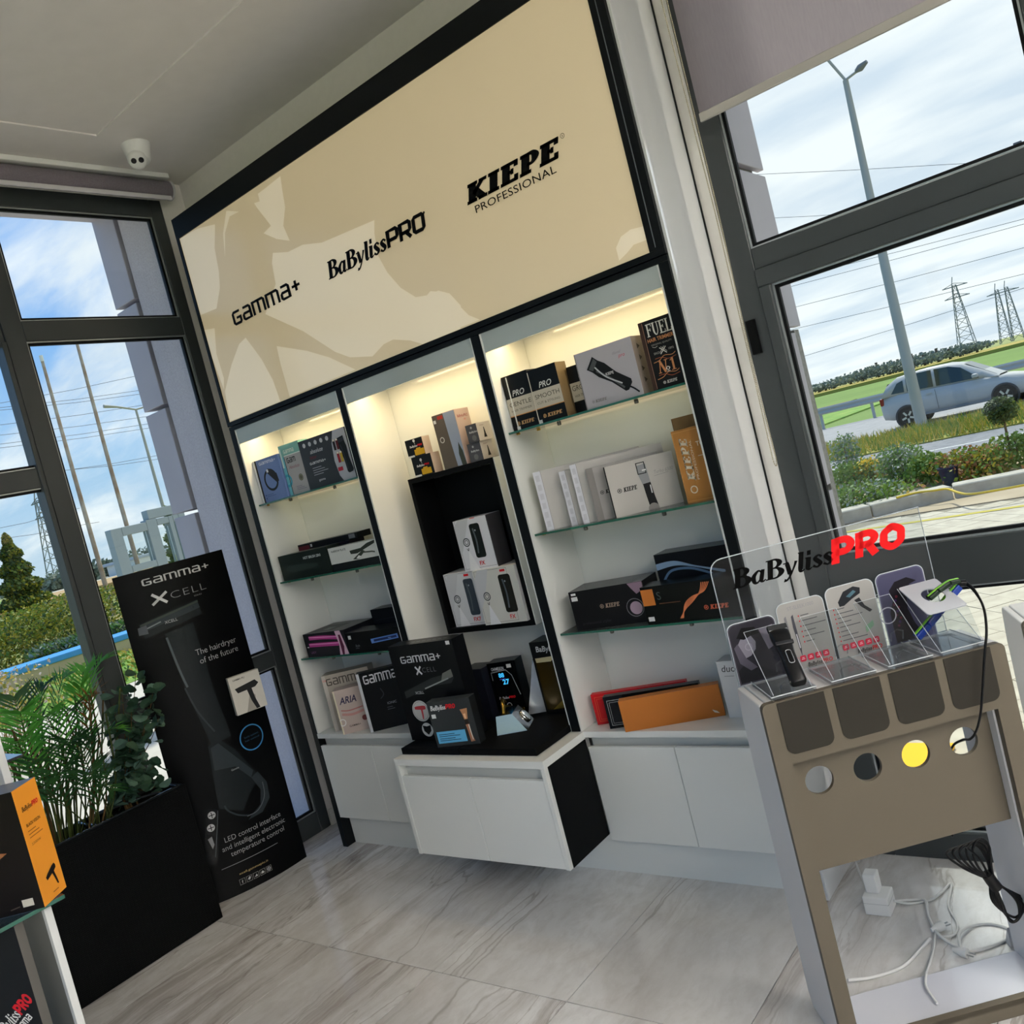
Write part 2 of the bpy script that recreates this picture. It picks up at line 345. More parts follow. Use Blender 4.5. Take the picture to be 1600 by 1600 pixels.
class Pr:
    """prints flat artwork on a face; mapf(u,v,k) gives the 3-D point (metres on the face, k = height above it)"""
    def __init__(s, mb, mapf, seg=None): s.mb = mb; s.map = mapf; s.k = .0003; s.seg = seg
    def put(s, vs, fs, m):
        if s.seg:                                     # follow a curved face: cut long pieces up
            vs = [tuple(v[:2]) for v in vs]; todo = []; out = []
            for f in fs: todo += [(f[0], f[i], f[i+1]) for i in range(1, len(f)-1)]
            while todo:
                a, b, c = todo.pop(); e_ = sorted(((abs(vs[i][0]-vs[j][0]), i, j, k) for i, j, k in ((a, b, c), (b, c, a), (c, a, b))), reverse=True)[0]
                if e_[0] <= s.seg: out.append((a, b, c)); continue
                _, i, j, k = e_; vs.append(((vs[i][0]+vs[j][0])/2, (vs[i][1]+vs[j][1])/2)); n = len(vs)-1; todo += [(i, n, k), (n, j, k)]
            fs = out
        s.mb.add([s.map(u, v, s.k) for u, v in vs], fs, m); s.k += .00012; return s
    def rect(s, u0, v0, u1, v1, m, n=1):
        us = [u0+(u1-u0)*i/n for i in range(n+1)]
        return s.put([(u, v0) for u in us]+[(u, v1) for u in us], [(i, i+1, n+2+i, n+1+i) for i in range(n)], m)
    def poly(s, pts, m): return s.put(*[(lambda r: ([(a[0], a[1]) for a in r[0]], r[1]))(fill2d([pts]))][0], m)
    def circ(s, cu, cv, r, m, n=20): return s.put(circ(cu, cv, r, n), [tuple(range(n))], m)
    def ring(s, cu, cv, r, w, m, n=24): 
        p = circ(cu, cv, r, n); p.append(p[0]); return s.put(*stroke2d(p, w), m)
    def line(s, pts, w, m, smooth=True): return s.put(*stroke2d(cat_rom(pts) if smooth and len(pts) > 2 else pts, w), m)
    def frame(s, u0, v0, u1, v1, w, m):
        for a in ((u0, v0, u1, v0+w), (u0, v1-w, u1, v1), (u0, v0, u0+w, v1), (u1-w, v0, u1, v1)): s.rect(*a, m)
        return s
    def text(s, u, v, h, st, m, bold=0, shear=0, align='l', space=1.0, maxw=None, xs=1.0):
        vs, fs = txt(st, bold, space)
        if not vs: return s
        w = max(p[0] for p in vs)*h*1.4*xs; sc = 1.4*h
        if maxw: q_ = min(1.7, maxw/w); xs *= q_; w *= q_
        du = {'l': 0, 'c': -w/2, 'r': -w}[align]
        return s.put([(u+du+(a*xs+shear*b)*sc, v+b*sc) for a, b in vs], fs, m)
    def gl(s, u, v, h, st, font, m, w=.13, shear=0, width=None, track=0.0, align='l', fat=1):
        vs, fs, x = glyphs(st, font, w, shear, track, fat); sx = (width/x) if width else h
        du = {'l': 0, 'c': -x*sx/2}[align]
        return s.put([(u+du+a*sx, v+b*h) for a, b in vs], fs, m)
    def gamma(s, u, v, h, m, width=None): return s.gl(u, v, h, 'Gamma+', TECH, m, .14, 0, width)
    def baby(s, u, v, h, m1, m2, width):
        s.gl(u, v, h, 'BaByliss', SERIF, m1, .1, .18, width*.62, .02, fat=1.3); s.gl(u+width*.62, v+.02*h, h, 'PRO', PROG, m2, .25, .18, width*.4)
        return s
    def kiepe(s, u, v, h, m, width, ring=True):
        if ring: s.ring(u+h*.5, v+h*.5, h*.45, h*.14, m, 14); s.circ(u+h*.5, v+h*.5, h*.2, m, 10); u += h*1.4; width -= h*1.4
        return s.gl(u, v, h, 'KIEPE', SLAB, m, .2, .2, width*.95, .04)
    def lines(s, u, v, w, n, dv, m, th=.002):
        for i in range(n):
            ww = w*(.55+.45*((i*37 % 11)/10)); s.rect(u, v-i*dv, u+ww, v-i*dv+th, m)
        return s
def dryer(pr, u, v, s_, m, m2=None, ang=0):
    """hair dryer picture, s_ = barrel length, (u,v) = middle of barrel"""
    ca, sa = math.cos(ang), math.sin(ang)
    R = lambda p: (u+(p[0]*ca-p[1]*sa)*s_, v+(p[0]*sa+p[1]*ca)*s_)
    pr.poly([R(p) for p in ((-.5, .1), (-.3, .14), (.25, .17), (.46, .14), (.5, 0), (.44, -.12), (.2, -.14), (-.3, -.1), (-.5, -.08))], m)
    pr.poly([R(p) for p in ((.02, -.08), (.2, -.1), (.16, -.5), (.1, -.82), (-.0, -.8), (.02, -.4))], m)
    if m2 is not None: pr.line([R(p) for p in ((-.45, .03), (0, .06), (.4, .05))], .04*s_, m2); pr.rect(*R((-.56, -.08)), *R((-.48, .1)), m2)
def clipper(pr, u, v, h, m, m2, ang=0):
    """hair clipper picture, head up, (u,v) = middle"""
    ca, sa = math.cos(ang), math.sin(ang)
    R = lambda p: (u+(p[0]*ca-p[1]*sa)*h, v+(p[0]*sa+p[1]*ca)*h)
    pr.poly([R(p) for p in ((-.14, .5), (.14, .5), (.13, .36), (.15, .2), (.11, -.1), (.13, -.45), (.08, -.5), (-.08, -.5), (-.13, -.45), (-.11, -.1), (-.15, .2), (-.13, .36))], m)
    pr.poly([R(p) for p in ((-.12, .46), (.12, .46), (.1, .36), (-.1, .36))], m2)
    pr.line([R(p) for p in ((-.07, .3), (-.05, 0), (-.08, -.4))], .04*h, m2)
# ------------------------------------------------------------------ the room
ZC = 3.65; XL0 = -.329; YB = .34
# floor slab and its marble tiles
def marble():
    m = bpy.data.materials.new('veined_marble_tile'); m.use_nodes = True; t = m.node_tree; b = P(m); K = t.nodes.new; Lk = t.links.new
    tcn = K('ShaderNodeTexCoord'); oi = K('ShaderNodeObjectInfo'); vm = K('ShaderNodeVectorMath'); vm.operation = 'MULTIPLY_ADD'
    cmb = K('ShaderNodeCombineXYZ'); 
    for i, k in enumerate((37.0, 91.0, 13.0)):
        mm = K('ShaderNodeMath'); mm.operation = 'MULTIPLY'; mm.inputs[1].default_value = k; Lk(oi.outputs['Random'], mm.inputs[0]); Lk(mm.outputs[0], cmb.inputs[i])
    wn = K('ShaderNodeTexNoise'); wn.inputs['Scale'].default_value = 3.5; wn.inputs['Detail'].default_value = 5; Lk(tcn.outputs['Object'], wn.inputs['Vector'])
    ws = K('ShaderNodeVectorMath'); ws.operation = 'MULTIPLY_ADD'; ws.inputs[1].default_value = (.11, .11, 0); Lk(wn.outputs['Color'], ws.inputs[0]); Lk(tcn.outputs['Object'], ws.inputs[2])
    ad = K('ShaderNodeVectorMath'); ad.operation = 'ADD'; Lk(ws.outputs[0], ad.inputs[0]); Lk(cmb.outputs[0], ad.inputs[1])
    def noise(sc, det, stretch, dist=0, rough=.55):
        mpn = K('ShaderNodeMapping'); mpn.inputs['Scale'].default_value = stretch; mpn.inputs['Rotation'].default_value = (0, 0, .10); Lk(ad.outputs[0], mpn.inputs[0])
        n = K('ShaderNodeTexNoise'); n.inputs['Scale'].default_value = sc; n.inputs['Detail'].default_value = det; n.inputs['Distortion'].default_value = dist; n.inputs['Roughness'].default_value = rough
        Lk(mpn.outputs[0], n.inputs['Vector']); return n.outputs[0]
    def ramp(src, stops):
        r = K('ShaderNodeValToRGB'); Lk(src, r.inputs[0]); el = r.color_ramp.elements
        el[0].position, el[0].color = stops[0][0], stops[0][1]; el[1].position, el[1].color = stops[-1][0], stops[-1][1]
        for p, c in stops[1:-1]:
            q = el.new(p); q.color = c
        return r.outputs[0]
    g = lambda v: (v, v, v, 1)
    base = ramp(noise(1.3, 5, (1.6, .5, 1), .2), [(.32, lin('#cbcac8')), (.5, lin('#dcdcdb')), (.66, lin('#ebebeb'))])
    area_ = ramp(noise(1.0, 3, (1.5, .35, 1), .2), [(.46, g(0)), (.60, g(1))])
    streak = ramp(noise(3.6, 9, (3.2, .22, 1), .35, .68), [(.44, g(0)), (.62, g(1))])
    fine = ramp(noise(3.0, 8, (2.8, .20, 1), .5, .6), [(.478, g(0)), (.498, g(1)), (.502, g(1)), (.522, g(0))])
    crack = ramp(noise(1.0, 5, (1.5, .32, 1), .7, .6), [(.492, g(0)), (.4993, g(1)), (.5007, g(1)), (.508, g(0))])
    def mul(a_, b2):
        mm = K('ShaderNodeMath'); mm.operation = 'MULTIPLY'; Lk(a_, mm.inputs[0]); Lk(b2, mm.inputs[1]); return mm.outputs[0]
    def mixc(f, a, col, k):
        mu = K('ShaderNodeMath'); mu.operation = 'MULTIPLY'; mu.inputs[1].default_value = k; Lk(f, mu.inputs[0])
        mxn = K('ShaderNodeMix'); mxn.data_type = 'RGBA'; Lk(mu.outputs[0], mxn.inputs[0]); Lk(a, mxn.inputs[6]); mxn.inputs[7].default_value = lin(col); return mxn.outputs[2]
    mott = ramp(noise(16, 6, (1.2, .6, 1), .2, .7), [(.42, g(0)), (.66, g(1))]); c = mixc(mott, base, '#b9b6b2', .45); c = mixc(mul(area_, streak), c, '#968c84', .8); c = mixc(mul(area_, fine), c, '#877e76', .65); c = mixc(crack, c, '#8f8780', .55)
    Lk(c, b.inputs['Base Color']); b.inputs['Roughness'].default_value = .05; b.inputs['Specular IOR Level'].default_value = .95
    return m
MARBLE = marble()
fl = struct(cbox('floor', None, (-.40, 9, -6.5, .41, -.2, -.012), mat('#5a5650', .8, name='tile_grout')))
tile_me = MB()
w2, d2, g_ = .2980, .5980, .0
tile_me.add([(-w2, -d2, 0), (w2, -d2, 0), (w2, d2, 0), (-w2, d2, 0), (-w2-.0005, -d2-.0005, -.012), (w2+.0005, -d2-.0005, -.012), (w2+.0005, d2+.0005, -.012), (-w2-.0005, d2+.0005, -.012)],
            [(0, 1, 2, 3), (0, 4, 5, 1), (1, 5, 6, 2), (2, 6, 7, 3), (3, 7, 4, 0)], MARBLE)
tm = tile_me.build('tile', mesh_only=True)
def clip_tile(x0, x1, y0, y1):
    a = MB(); a.add([(x0, y0, 0), (x1, y0, 0), (x1, y1, 0), (x0, y1, 0), (x0, y0, -.012), (x1, y0, -.012), (x1, y1, -.012), (x0, y1, -.012)],
                    [(0, 1, 2, 3), (0, 4, 5, 1), (1, 5, 6, 2), (2, 6, 7, 3), (3, 7, 4, 0)], MARBLE)
    return a.build('tile', mesh_only=True)
x0 = .725-.6*2
for i in range(16):
    for j in range(6):
        xa, xb = x0+.6*i, x0+.6*(i+1); ya, yb = -.711+1.2*(1-j)-1.2, -.711+1.2*(1-j)
        if xa > 8.9 or yb < -6.4: continue
        cx0, cx1, cy0, cy1 = max(xa, -.33)+.0015, min(xb, 8.98)-.0015, max(ya, -6.48)+.0015, min(yb, .405)-.0015
        if cx1-cx0 < .02: continue
        full = abs(cx1-cx0-.597) < 1e-3 and abs(cy1-cy0-1.197) < 1e-3
        mxp, myp = (cx0+cx1)/2, (cy0+cy1)/2
        if full: obj(tm, 'tile', fl, (mxp, myp, 0))
        else: obj(clip_tile(cx0-mxp, cx1-mxp, cy0-myp, cy1-myp), 'tile', fl, (mxp, myp, 0))
# ceiling: a lower border along the walls around a slightly raised field
cm = MB()
cm.box(-.40, 9, -6.5, .45, ZC+.007, ZC+.25, CEILM)
cm.box(-.40, .08, -6.5, .45, ZC, ZC+.007, CEILM).box(.08, 9, -.33, .45, ZC, ZC+.007, CEILM)
struct(cm.build('ceiling'))
# walls: back wall behind the cabinet, strips around the windows, unseen walls
wb = MB(); wb.box(-.40, 2.596, YB, .44, -.1, ZC, WALLM).box(2.596, 6.7, YB, .44, 3.55, ZC, WALLM).box(6.7, 9, YB, .44, -.1, ZC, WALLM)
struct(wb.build('wall_back'))
wl = MB(); wl.box(-.42, XL0, .193, YB, -.1, ZC, WALLM).box(-.42, XL0, -6.5, .193, 3.55, ZC, WALLM).box(-.42, XL0, -6.5, -5.6, -.1, 3.55, WALLM)
struct(wl.build('wall_left'))
wr = MB(); wr.box(9, 9.1, -6.5, .44, -.1, .3, WALLM).box(9, 9.1, -6.5, .44, 3.2, ZC+.2, WALLM).box(9, 9.1, -6.5, -6.0, .3, 3.2, WALLM).box(9, 9.1, -.2, .44, .3, 3.2, WALLM)
struct(wr.build('wall_right'))
wf = MB(); wf.box(-.42, 9.1, -6.6, -6.5, -.1, .1, WALLM).box(-.42, 9.1, -6.6, -6.5, 3.3, ZC+.2, WALLM).box(-.42, .2, -6.6, -6.5, .1, 3.3, WALLM).box(8.6, 9.1, -6.6, -6.5, .1, 3.3, WALLM)
struct(wf.build('wall_front'))
# ------------------------------------------------------------------ windows
def window(name, Pm, members, panes, depth=.07):
    w = bpy.data.objects.new(name, None); COL.objects.link(w); w['kind'] = 'structure'
    def bx(mb, u0, u1, d0, d1, z0, z1, m):
        a = Pm(u0, d0); b = Pm(u1, d1)
        mb.box(min(a[0], b[0]), max(a[0], b[0]), min(a[1], b[1]), max(a[1], b[1]), z0, z1, m)
    for kind, u0, u1, z0, z1, *d in members:
        mb = MB(); d0 = d[0] if d else 0; bx(mb, u0, u1, d0, depth, z0, z1, FRAME); mb.build(kind, w, .003, 1)
    for u0, u1, z0, z1 in panes:
        mb = MB(); bx(mb, u0-.004, u1+.004, .034, .05, z0-.004, z1+.004, PANE); pn = mb.build('pane', w)
        s_ = MB()
        for a in ((u0, u0+.006, z0, z1), (u1-.006, u1, z0, z1), (u0+.006, u1-.006, z0, z0+.006), (u0+.006, u1-.006, z1-.006, z1)): bx(s_, a[0], a[1], .038, .046, a[2], a[3], SPACER)
        s_.build('spacer', pn)
        bd = MB(); k = .006
        for a in ((u0, u0+k, z0, z1), (u1-k, u1, z0, z1), (u0+k, u1-k, z0, z0+k), (u0+k, u1-k, z1-k, z1)): bx(bd, a[0], a[1], .010, .0175, a[2], a[3], SPACER)
        bd.build('bead', w)  # glazing bead in pale grey, standing in for the frame edge highlight
        g = MB(); k = .017
        for a in ((u0, u0+k, z0, z1), (u1-k, u1, z0, z1), (u0+k, u1-k, z0, z0+k), (u0+k, u1-k, z1-k, z1)): bx(g, a[0], a[1], .018, .034, a[2], a[3], RUBBER)
        g.build('gasket', w)
    return w
PL = lambda u, d: (XL0-d, u)
mem = [('jamb', .125, .193, 0, 3.55)]; pan = []
edges = [(.125, -.705), (-.80, -1.70), (-1.79, -2.69), (-2.78, -3.68), (-3.77, -4.67), (-4.76, -5.52)]
for k, (ua, ub) in enumerate(edges):
    mem.append(('mullion', ub-.09 if k < 5 else ub-.08, ub, 0, 3.55))
    mem.append(('transom', ub, ua, 2.814, 2.911)); mem.append(('head_rail', ub, ua, 3.457, 3.55)); mem.append(('sill_rail', ub, ua, 0, .113))
    pan.append((ub, ua, 2.911, 3.457))
    if k != 1:
        mem.append(('rail', ub, ua, .958, 1.043)); pan += [(ub, ua, .113, .958), (ub, ua, 1.043, 2.814)]
    else:
        mem.append(('rail', ub, ua, 2.136, 2.227)); pan += [(ub, ua, .113, 2.136), (ub, ua, 2.227, 2.814)]
        # the second column is an opening sash: a second, proud frame
        mem += [('sash_stile', ua-.022, ua, .113, 2.814, -.012)]
window('window_1', PL, mem, pan)
PR_ = lambda u, d: (u, YB+d)
mem = [('jamb', 2.596, 2.680, 0, 3.55)]; pan = []
edges = [(2.680, 3.58), (3.67, 4.57), (4.66, 5.56), (5.65, 6.60)]
for k, (ua, ub) in enumerate(edges):
    mem.append(('mullion', ub, ub+(.09 if k < 3 else .1), 0, 3.55))
    mem += [('head_rail', ua, ub, 3.457, 3.55), ('transom', ua, ub, 2.14, 2.214), ('sash_head', ua, ub, 2.078, 2.14, -.012), ('sash_stile', ua, ua+.042, 1.112, 2.078, -.012), ('sash_stile', ub-.04, ub, 1.112, 2.078, -.012),
            ('rail', ua, ub, .957, 1.112), ('sill_rail', ua, ub, 0, .1)]
    pan += [(ua, ub, 2.214, 3.457), (ua+.042, ub-.04, 1.112, 2.078), (ua, ub, .1, .957)]
w2o = window('window_2', PR_, mem, pan)
h = MB(); h.box(2.61, 2.64, YB-.018, YB-.001, 1.86, 1.98, BLACKM); h.build('hinge', w2o)
struct(cbox('baseboard_left', None, (XL0, XL0+.014, .194, YB-.001, 0.001, .09), WHITEM))
# unseen windows added behind the camera and at the far side for daylight
mem = []; pan = []
for k in range(5):
    a_, b_ = .28+1.664*k, .28+1.664*k+1.58
    mem += [('mullion', b_, b_+.084, .1, 3.3), ('head_rail', a_, b_, 3.2, 3.3), ('sill_rail', a_, b_, .1, .2)]; pan.append((a_, b_, .2, 3.2))
window('added_window_3', lambda u, d: (u, -6.5-d), mem+[('jamb', .2, .28, .1, 3.3)], pan)
mem = []; pan = []
for k in range(4):
    a_, b_ = -5.92+1.43*k, -5.92+1.43*k+1.35
    mem += [('mullion', b_, b_+.08, .3, 3.2), ('head_rail', a_, b_, 3.1, 3.2), ('sill_rail', a_, b_, .3, .4)]; pan.append((a_, b_, .4, 3.1))
window('added_window_4', lambda u, d: (9+d, u), mem+[('jamb', -6.0, -5.92, .3, 3.2)], pan)
# ------------------------------------------------------------------ roller blinds
def beads(mb, pts, m, r=.0027, step=.006):
    P_ = [Vector(p) for p in pts]
    mb.tube(pts, .0009, m, 5)
    acc = 0
    for a, b in zip(P_, P_[1:]):
        d = b-a; n = max(1, int(d.length/step))
        for i in range(n):
            c = a+d*(i/n); mb.lathe([(0, -r), (r*.8, -r*.6), (r, 0), (r*.8, r*.6), (0, r)], m, 5, Matrix.Translation(c))
BLINDF = noisy('#8d858a', '#9a9296', 160, .9, .15, 'blind_fabric', stretch=(1, 1, .12), detail=3)
t_ = BLINDF.node_tree; trn = t_.nodes.new('ShaderNodeBsdfTranslucent'); trn.inputs[0].default_value = lin('#b3a8ad'); mxs = t_.nodes.new('ShaderNodeMixShader'); mxs.inputs[0].default_value = .6
t_.links.new(P(BLINDF).outputs[0], mxs.inputs[1]); t_.links.new(trn.outputs[0], mxs.inputs[2]); t_.links.new(mxs.outputs[0], t_.nodes['Material Output'].inputs[0])
b = thing('roller_blind', 'half lowered mauve grey roller blind with pale bottom bar across the right window', 'blind', (2.65, .26, 3.57))
MB().quad((0, 0, -.885), (2.3, 0, -.885), (2.3, 0, 0), (0, 0, 0), BLINDF).build('fabric', b)
cbox('bottom_bar', b, (-.002, 2.302, -.006, .006, -.912, -.882), mat('#a9a69f', .5), .003)
MB().tube([(-.01, .0, .025), (2.32, 0, .025)], .032, BLINDF, 14).build('roll', b)
cbox('bracket', b, (-.04, -.012, -.05, .05, -.02, .075), WPLAS, .004)
ch = MB(); beads(ch, [(-.03, -.01, .03), (-.035, -.005, -.5), (-.04, .03, -1.2), (-.043, .03, -1.8)]+[(-.04+.006*math.cos(math.pi*(1+i/8)), .03, -2.08-.025*math.sin(math.pi*i/8)) for i in range(9)]+[(-.038, .03, -1.8), (-.025, .02, -1.2), (-.018, -.0, -.5), (-.012, -.01, .03)], mat('#b3aa92', .4)); ch.build('bead_chain', b)
b = thing('roller_blind', 'rolled up mauve grey roller blind under the ceiling above the left window', 'blind', (-.245, .20, 3.57))
MB().tube([(0, 0, 0), (0, -5.6, 0)], .048, noisy('#6d666e', '#767078', 160, .85, .1, 'blind_roll_fabric'), 20).build('roll', b)
cbox('rail', b, (-.045, .045, -5.6, .0, .052, .079), WPLAS, .004)
cbox('bottom_bar', b, (.022, .034, -5.59, -.01, -.062, -.04), mat('#cfcdd2', .4), .003)
MB().tube([(0, .001, 0), (0, .012, 0)], .052, mat('#bdbcc0', .4), 20).build('end_cap', b)
# ------------------------------------------------------------------ security camera on the ceiling
c = thing('security_camera', 'white turret security camera hanging from the ceiling in the corner', 'camera', (.05, -.12, ZC))
MB().lathe([(.068, 0), (.068, -.006), (.064, -.02), (.054, -.075), (.045, -.088), (.03, -.09)], WPLAS, 28).build('housing', c)
Mx = Matrix.Translation((.02, -.026, -.085)) @ Vector((CAM[0]-.05, CAM[1]+.12, -3.0)).to_track_quat('Z', 'Y').to_matrix().to_4x4()
MB().lathe([(.0, -.045), (.03, -.036), (.043, -.012), (.045, 0), (.042, .015), (.034, .03), (.012, .036), (0, .036)], WPLAS, 24, Mx).build('eyeball', c)
for sx_ in (-.017, .017):
    MB().lathe([(0, .0), (.0125, .0), (.0125, .006), (.009, .0045), (0, .0045)], BPLAS, 16, Mx @ Matrix.Translation((sx_, .004, .0325))).build('lens', c)
# ------------------------------------------------------------------ display cabinet with sign
cab = thing('display_cabinet', 'tall black framed display cabinet with three lit bays under the cream sign', 'cabinet', (0, 0, 0))
UP = [(0, .034), (.838, .873), (1.657, 1.698), (2.497, 2.534)]
for i, (a, b_) in enumerate(UP):
    cbox('upright', cab, (a, b_, 0, .272, 0 if i in (0, 3) else .613, 2.217), BLACKF)
for a, b_ in ((.0345, .0445), (.8735, .8815), (1.6985, 1.7065), (.8295, .8375), (1.6485, 1.6565), (2.4885, 2.4965)):
    cbox('side_lining', cab, (a, b_, .004, .271, .613, 2.216), WHITE)
for a, b_ in ((.034, .8375), (.8735, 1.6565), (1.6985, 2.497)):
    cbox('back_panel', cab, (a, b_, .273, .283, .613, 2.26), WHITE)
cbox('header_beam', cab, (0, 2.534, 0, .272, 2.218, 2.236), BLACKF)
cbox('side_panel', cab, (2.5345, 2.5445, .012, YB-.002, 0, 3.64), GLOSSW)
cbox('gap_shade_strip', cab, (2.5446, 2.548, YB-.010, YB-.001, 0, 3.64), RUBBER)  # dark strip painted in for the shade of the corner joint
cbox('rear_panel', cab, (0.02, 2.53, .29, .30, 0.1, 3.3), WHITEM)
PELM = mat('#a9b2b0', .12, 0, .5, name='pelmet_glass')
for a, b_ in ((.034, .838), (.873, 1.657), (1.698, 2.497)):
    cbox('pelmet', cab, (a, b_, .006, .016, 2.143, 2.2175), PELM)
    mb = MB(); mb.box(a+.03, b_-.03, .035, .07, 2.208, 2.2175, SPACER).build('lamp_strip', cab)
# the sign above
sg = thing('lightbox_sign', 'large cream backlit sign with black frame and three brand names above the shelves', 'sign', (0, 0, 2.24))
cbox('frame_top', sg, (0, 2.534, -.004, .27, .965, 1.065), BLACKF)
cbox('frame_bottom', sg, (0, 2.534, -.004, .27, .0, .021), BLACKF)
cbox('frame_side', sg, (0, .02, -.004, .27, .0215, .9645), BLACKF)
cbox('frame_side', sg, (2.479, 2.534, -.004, .27, .0215, .9645), BLACKF)
cbox('frame_trim', sg, (2.503, 2.506, -.006, -.0042, .03, .96), mat('#5d6366', .3))
pm = bpy.data.materials.new('backlit_cream_print'); pm.use_nodes = True; pb = P(pm)
pb.inputs['Base Color'].default_value = lin('#cdbfa0'); pb.inputs['Roughness'].default_value = .16; pb.inputs['Specular IOR Level'].default_value = .45
pb.inputs['Emission Color'].default_value = lin('#e6cfa4'); pb.inputs['Emission Strength'].default_value = .17
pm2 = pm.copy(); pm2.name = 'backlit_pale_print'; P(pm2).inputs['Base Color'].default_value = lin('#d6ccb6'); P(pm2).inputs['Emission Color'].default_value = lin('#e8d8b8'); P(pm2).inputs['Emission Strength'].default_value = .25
pmb = MB(); pmb.box(.0205, 2.4785, .001, .04, .022, .964, pm)
pr = Pr(pmb, lambda u, v, k: (u, .001-k, v-2.24))
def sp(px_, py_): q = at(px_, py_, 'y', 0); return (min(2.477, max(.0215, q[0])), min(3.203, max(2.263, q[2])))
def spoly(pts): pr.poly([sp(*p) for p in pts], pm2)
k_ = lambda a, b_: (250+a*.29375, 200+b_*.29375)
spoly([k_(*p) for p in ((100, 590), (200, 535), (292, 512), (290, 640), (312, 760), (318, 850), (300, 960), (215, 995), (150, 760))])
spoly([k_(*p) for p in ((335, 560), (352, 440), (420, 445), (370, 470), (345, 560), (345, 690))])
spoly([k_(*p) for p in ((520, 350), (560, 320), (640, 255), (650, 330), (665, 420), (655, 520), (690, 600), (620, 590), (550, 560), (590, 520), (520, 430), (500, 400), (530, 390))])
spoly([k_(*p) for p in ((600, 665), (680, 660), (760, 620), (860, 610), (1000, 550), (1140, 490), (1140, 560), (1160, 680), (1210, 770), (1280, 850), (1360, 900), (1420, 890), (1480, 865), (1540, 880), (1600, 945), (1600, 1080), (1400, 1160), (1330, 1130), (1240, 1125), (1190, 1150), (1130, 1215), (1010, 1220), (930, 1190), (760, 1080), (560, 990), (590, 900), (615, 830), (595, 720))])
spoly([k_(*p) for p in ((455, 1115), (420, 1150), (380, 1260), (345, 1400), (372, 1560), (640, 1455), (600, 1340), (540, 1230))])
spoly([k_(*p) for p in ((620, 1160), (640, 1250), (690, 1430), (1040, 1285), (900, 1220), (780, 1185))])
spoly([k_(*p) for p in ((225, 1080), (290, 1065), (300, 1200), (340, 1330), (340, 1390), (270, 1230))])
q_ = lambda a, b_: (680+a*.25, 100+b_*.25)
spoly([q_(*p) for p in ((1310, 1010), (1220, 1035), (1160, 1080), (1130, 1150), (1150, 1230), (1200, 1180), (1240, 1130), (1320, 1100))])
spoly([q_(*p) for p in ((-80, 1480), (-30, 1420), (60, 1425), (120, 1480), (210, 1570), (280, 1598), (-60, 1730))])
pmb.build('panel', sg)
INK = mat('#0c0c0b', .4, 0, .06)
for nm, fn in (('lettering', lambda p_: p_.gl(.269, 2.684, .064, 'Gamma+', TECH, INK, .18, 0, .53)),
               ('lettering', lambda p_: p_.gl(.985, 2.672, .072, 'BaByliss', SERIF, INK, .1, .18, .372, .02, fat=1.4).gl(1.362, 2.674, .068, 'PRO', TECHP, INK, .205, .12, .225).circ(1.592, 2.735, .005, INK, 10)),
               ('lettering', lambda p_: (p_.gl(1.805, 2.681, .066, 'KIEPE', SLAB, INK, .2, .2, .435, .03, fat=1.28), p_.text(1.832, 2.639, .028, 'PROFESSIONAL', INK, .002, 0, 'l', 1.04, .38), p_.ring(2.268, 2.742, .008, .0015, INK, 14), p_.text(2.268, 2.738, .007, 'R', INK, 0, 0, 'c')))):
    lm = MB(); fn(Pr(lm, lambda u, v, k: (u, -.0022-k, v-2.24))); lm.build(nm, sg)
# ------------------------------------------------------------------ glass shelves
for i, (a, b_) in enumerate(((.046, .828), (1.708, 2.487))):
    for z, wd in ((1.82, 'top'), (1.412, 'middle'), (1.006, 'lowest')):
        s_ = thing('glass_shelf', '%s glass shelf in the %s bay of the display cabinet' % (wd, ('left', 'right')[i]), 'shelf', (a, .02, z-.006), 0, 'glass shelves in the display cabinet')
        cbox('glass_plate', s_, (0, b_-a, 0.001, .245, 0, .008), SHELFGLASS)
        cbox('glass_edge', s_, (0, b_-a, -.0012, .001, 0, .008), SHELFEDGE)
        for xx in (.0, b_-a-.014):
            for yy in (.05, .19):
                mb = MB(); mb.tube([(xx, yy, -.004), (xx+.014, yy, -.004)], .004, BRASS, 8)
                mb.build('shelf_pin', s_)
        for xx in (.22, .56):
            mb = MB(); mb.lathe([(.006, -.016), (.008, -.014), (.008, -.002), (.006, -.0005)], mat('#6c6a62', .3, .8), 10, Matrix.Translation((xx, .03, 0))); mb.build('shelf_stud', s_)
# ------------------------------------------------------------------ base cabinets and worktop
top = MB(); top.box(.035, 2.497, 0, .272, .588, .612, WHITE).box(.905, 1.712, -.283, -.0001, .583, .612, WHITE)
tag(top.build('worktop'), 'white continuous worktop stepping forward over the middle base cabinet', 'worktop')
DOOR = WHITE
def base(name, label, x0, x1, split, yf, z0, z1, side=None):
    c = thing(name, label, 'cabinet', ((x0+x1)/2, 0, 0)); ox = (x0+x1)/2
    mb = MB(); mb.box(x0-ox, x1-ox, yf+.04, .27, z0+.002, .582, WHITEM)
    mb.build('body', c)
    for a, b_ in ((x0, split), (split, x1)):
        cbox('door', c, (a-ox+.0015, b_-ox-.0015, yf+.001, yf+.019, z0, z1), DOOR, .0015)
    return c, ox
c, ox = base('base_cabinet', 'low white two door base cabinet under the left bay with recessed plinth', .036, .903, .42, .0, .161, .548)
cbox('plinth', c, (.04-ox, .9-ox, .053, .065, 0, .160), WHITE)
c, ox = base('base_cabinet', 'low white two door base cabinet under the right bay behind the display stand', 1.714, 2.496, 2.10, .0, .161, .548)
cbox('plinth', c, (1.30-ox, 2.49-ox, .053, .065, 0, .160), WHITE)
c = thing('base_cabinet', 'white floating middle base cabinet with two doors and a black side', 'cabinet', (1.3085, 0, 0)); ox = 1.3085
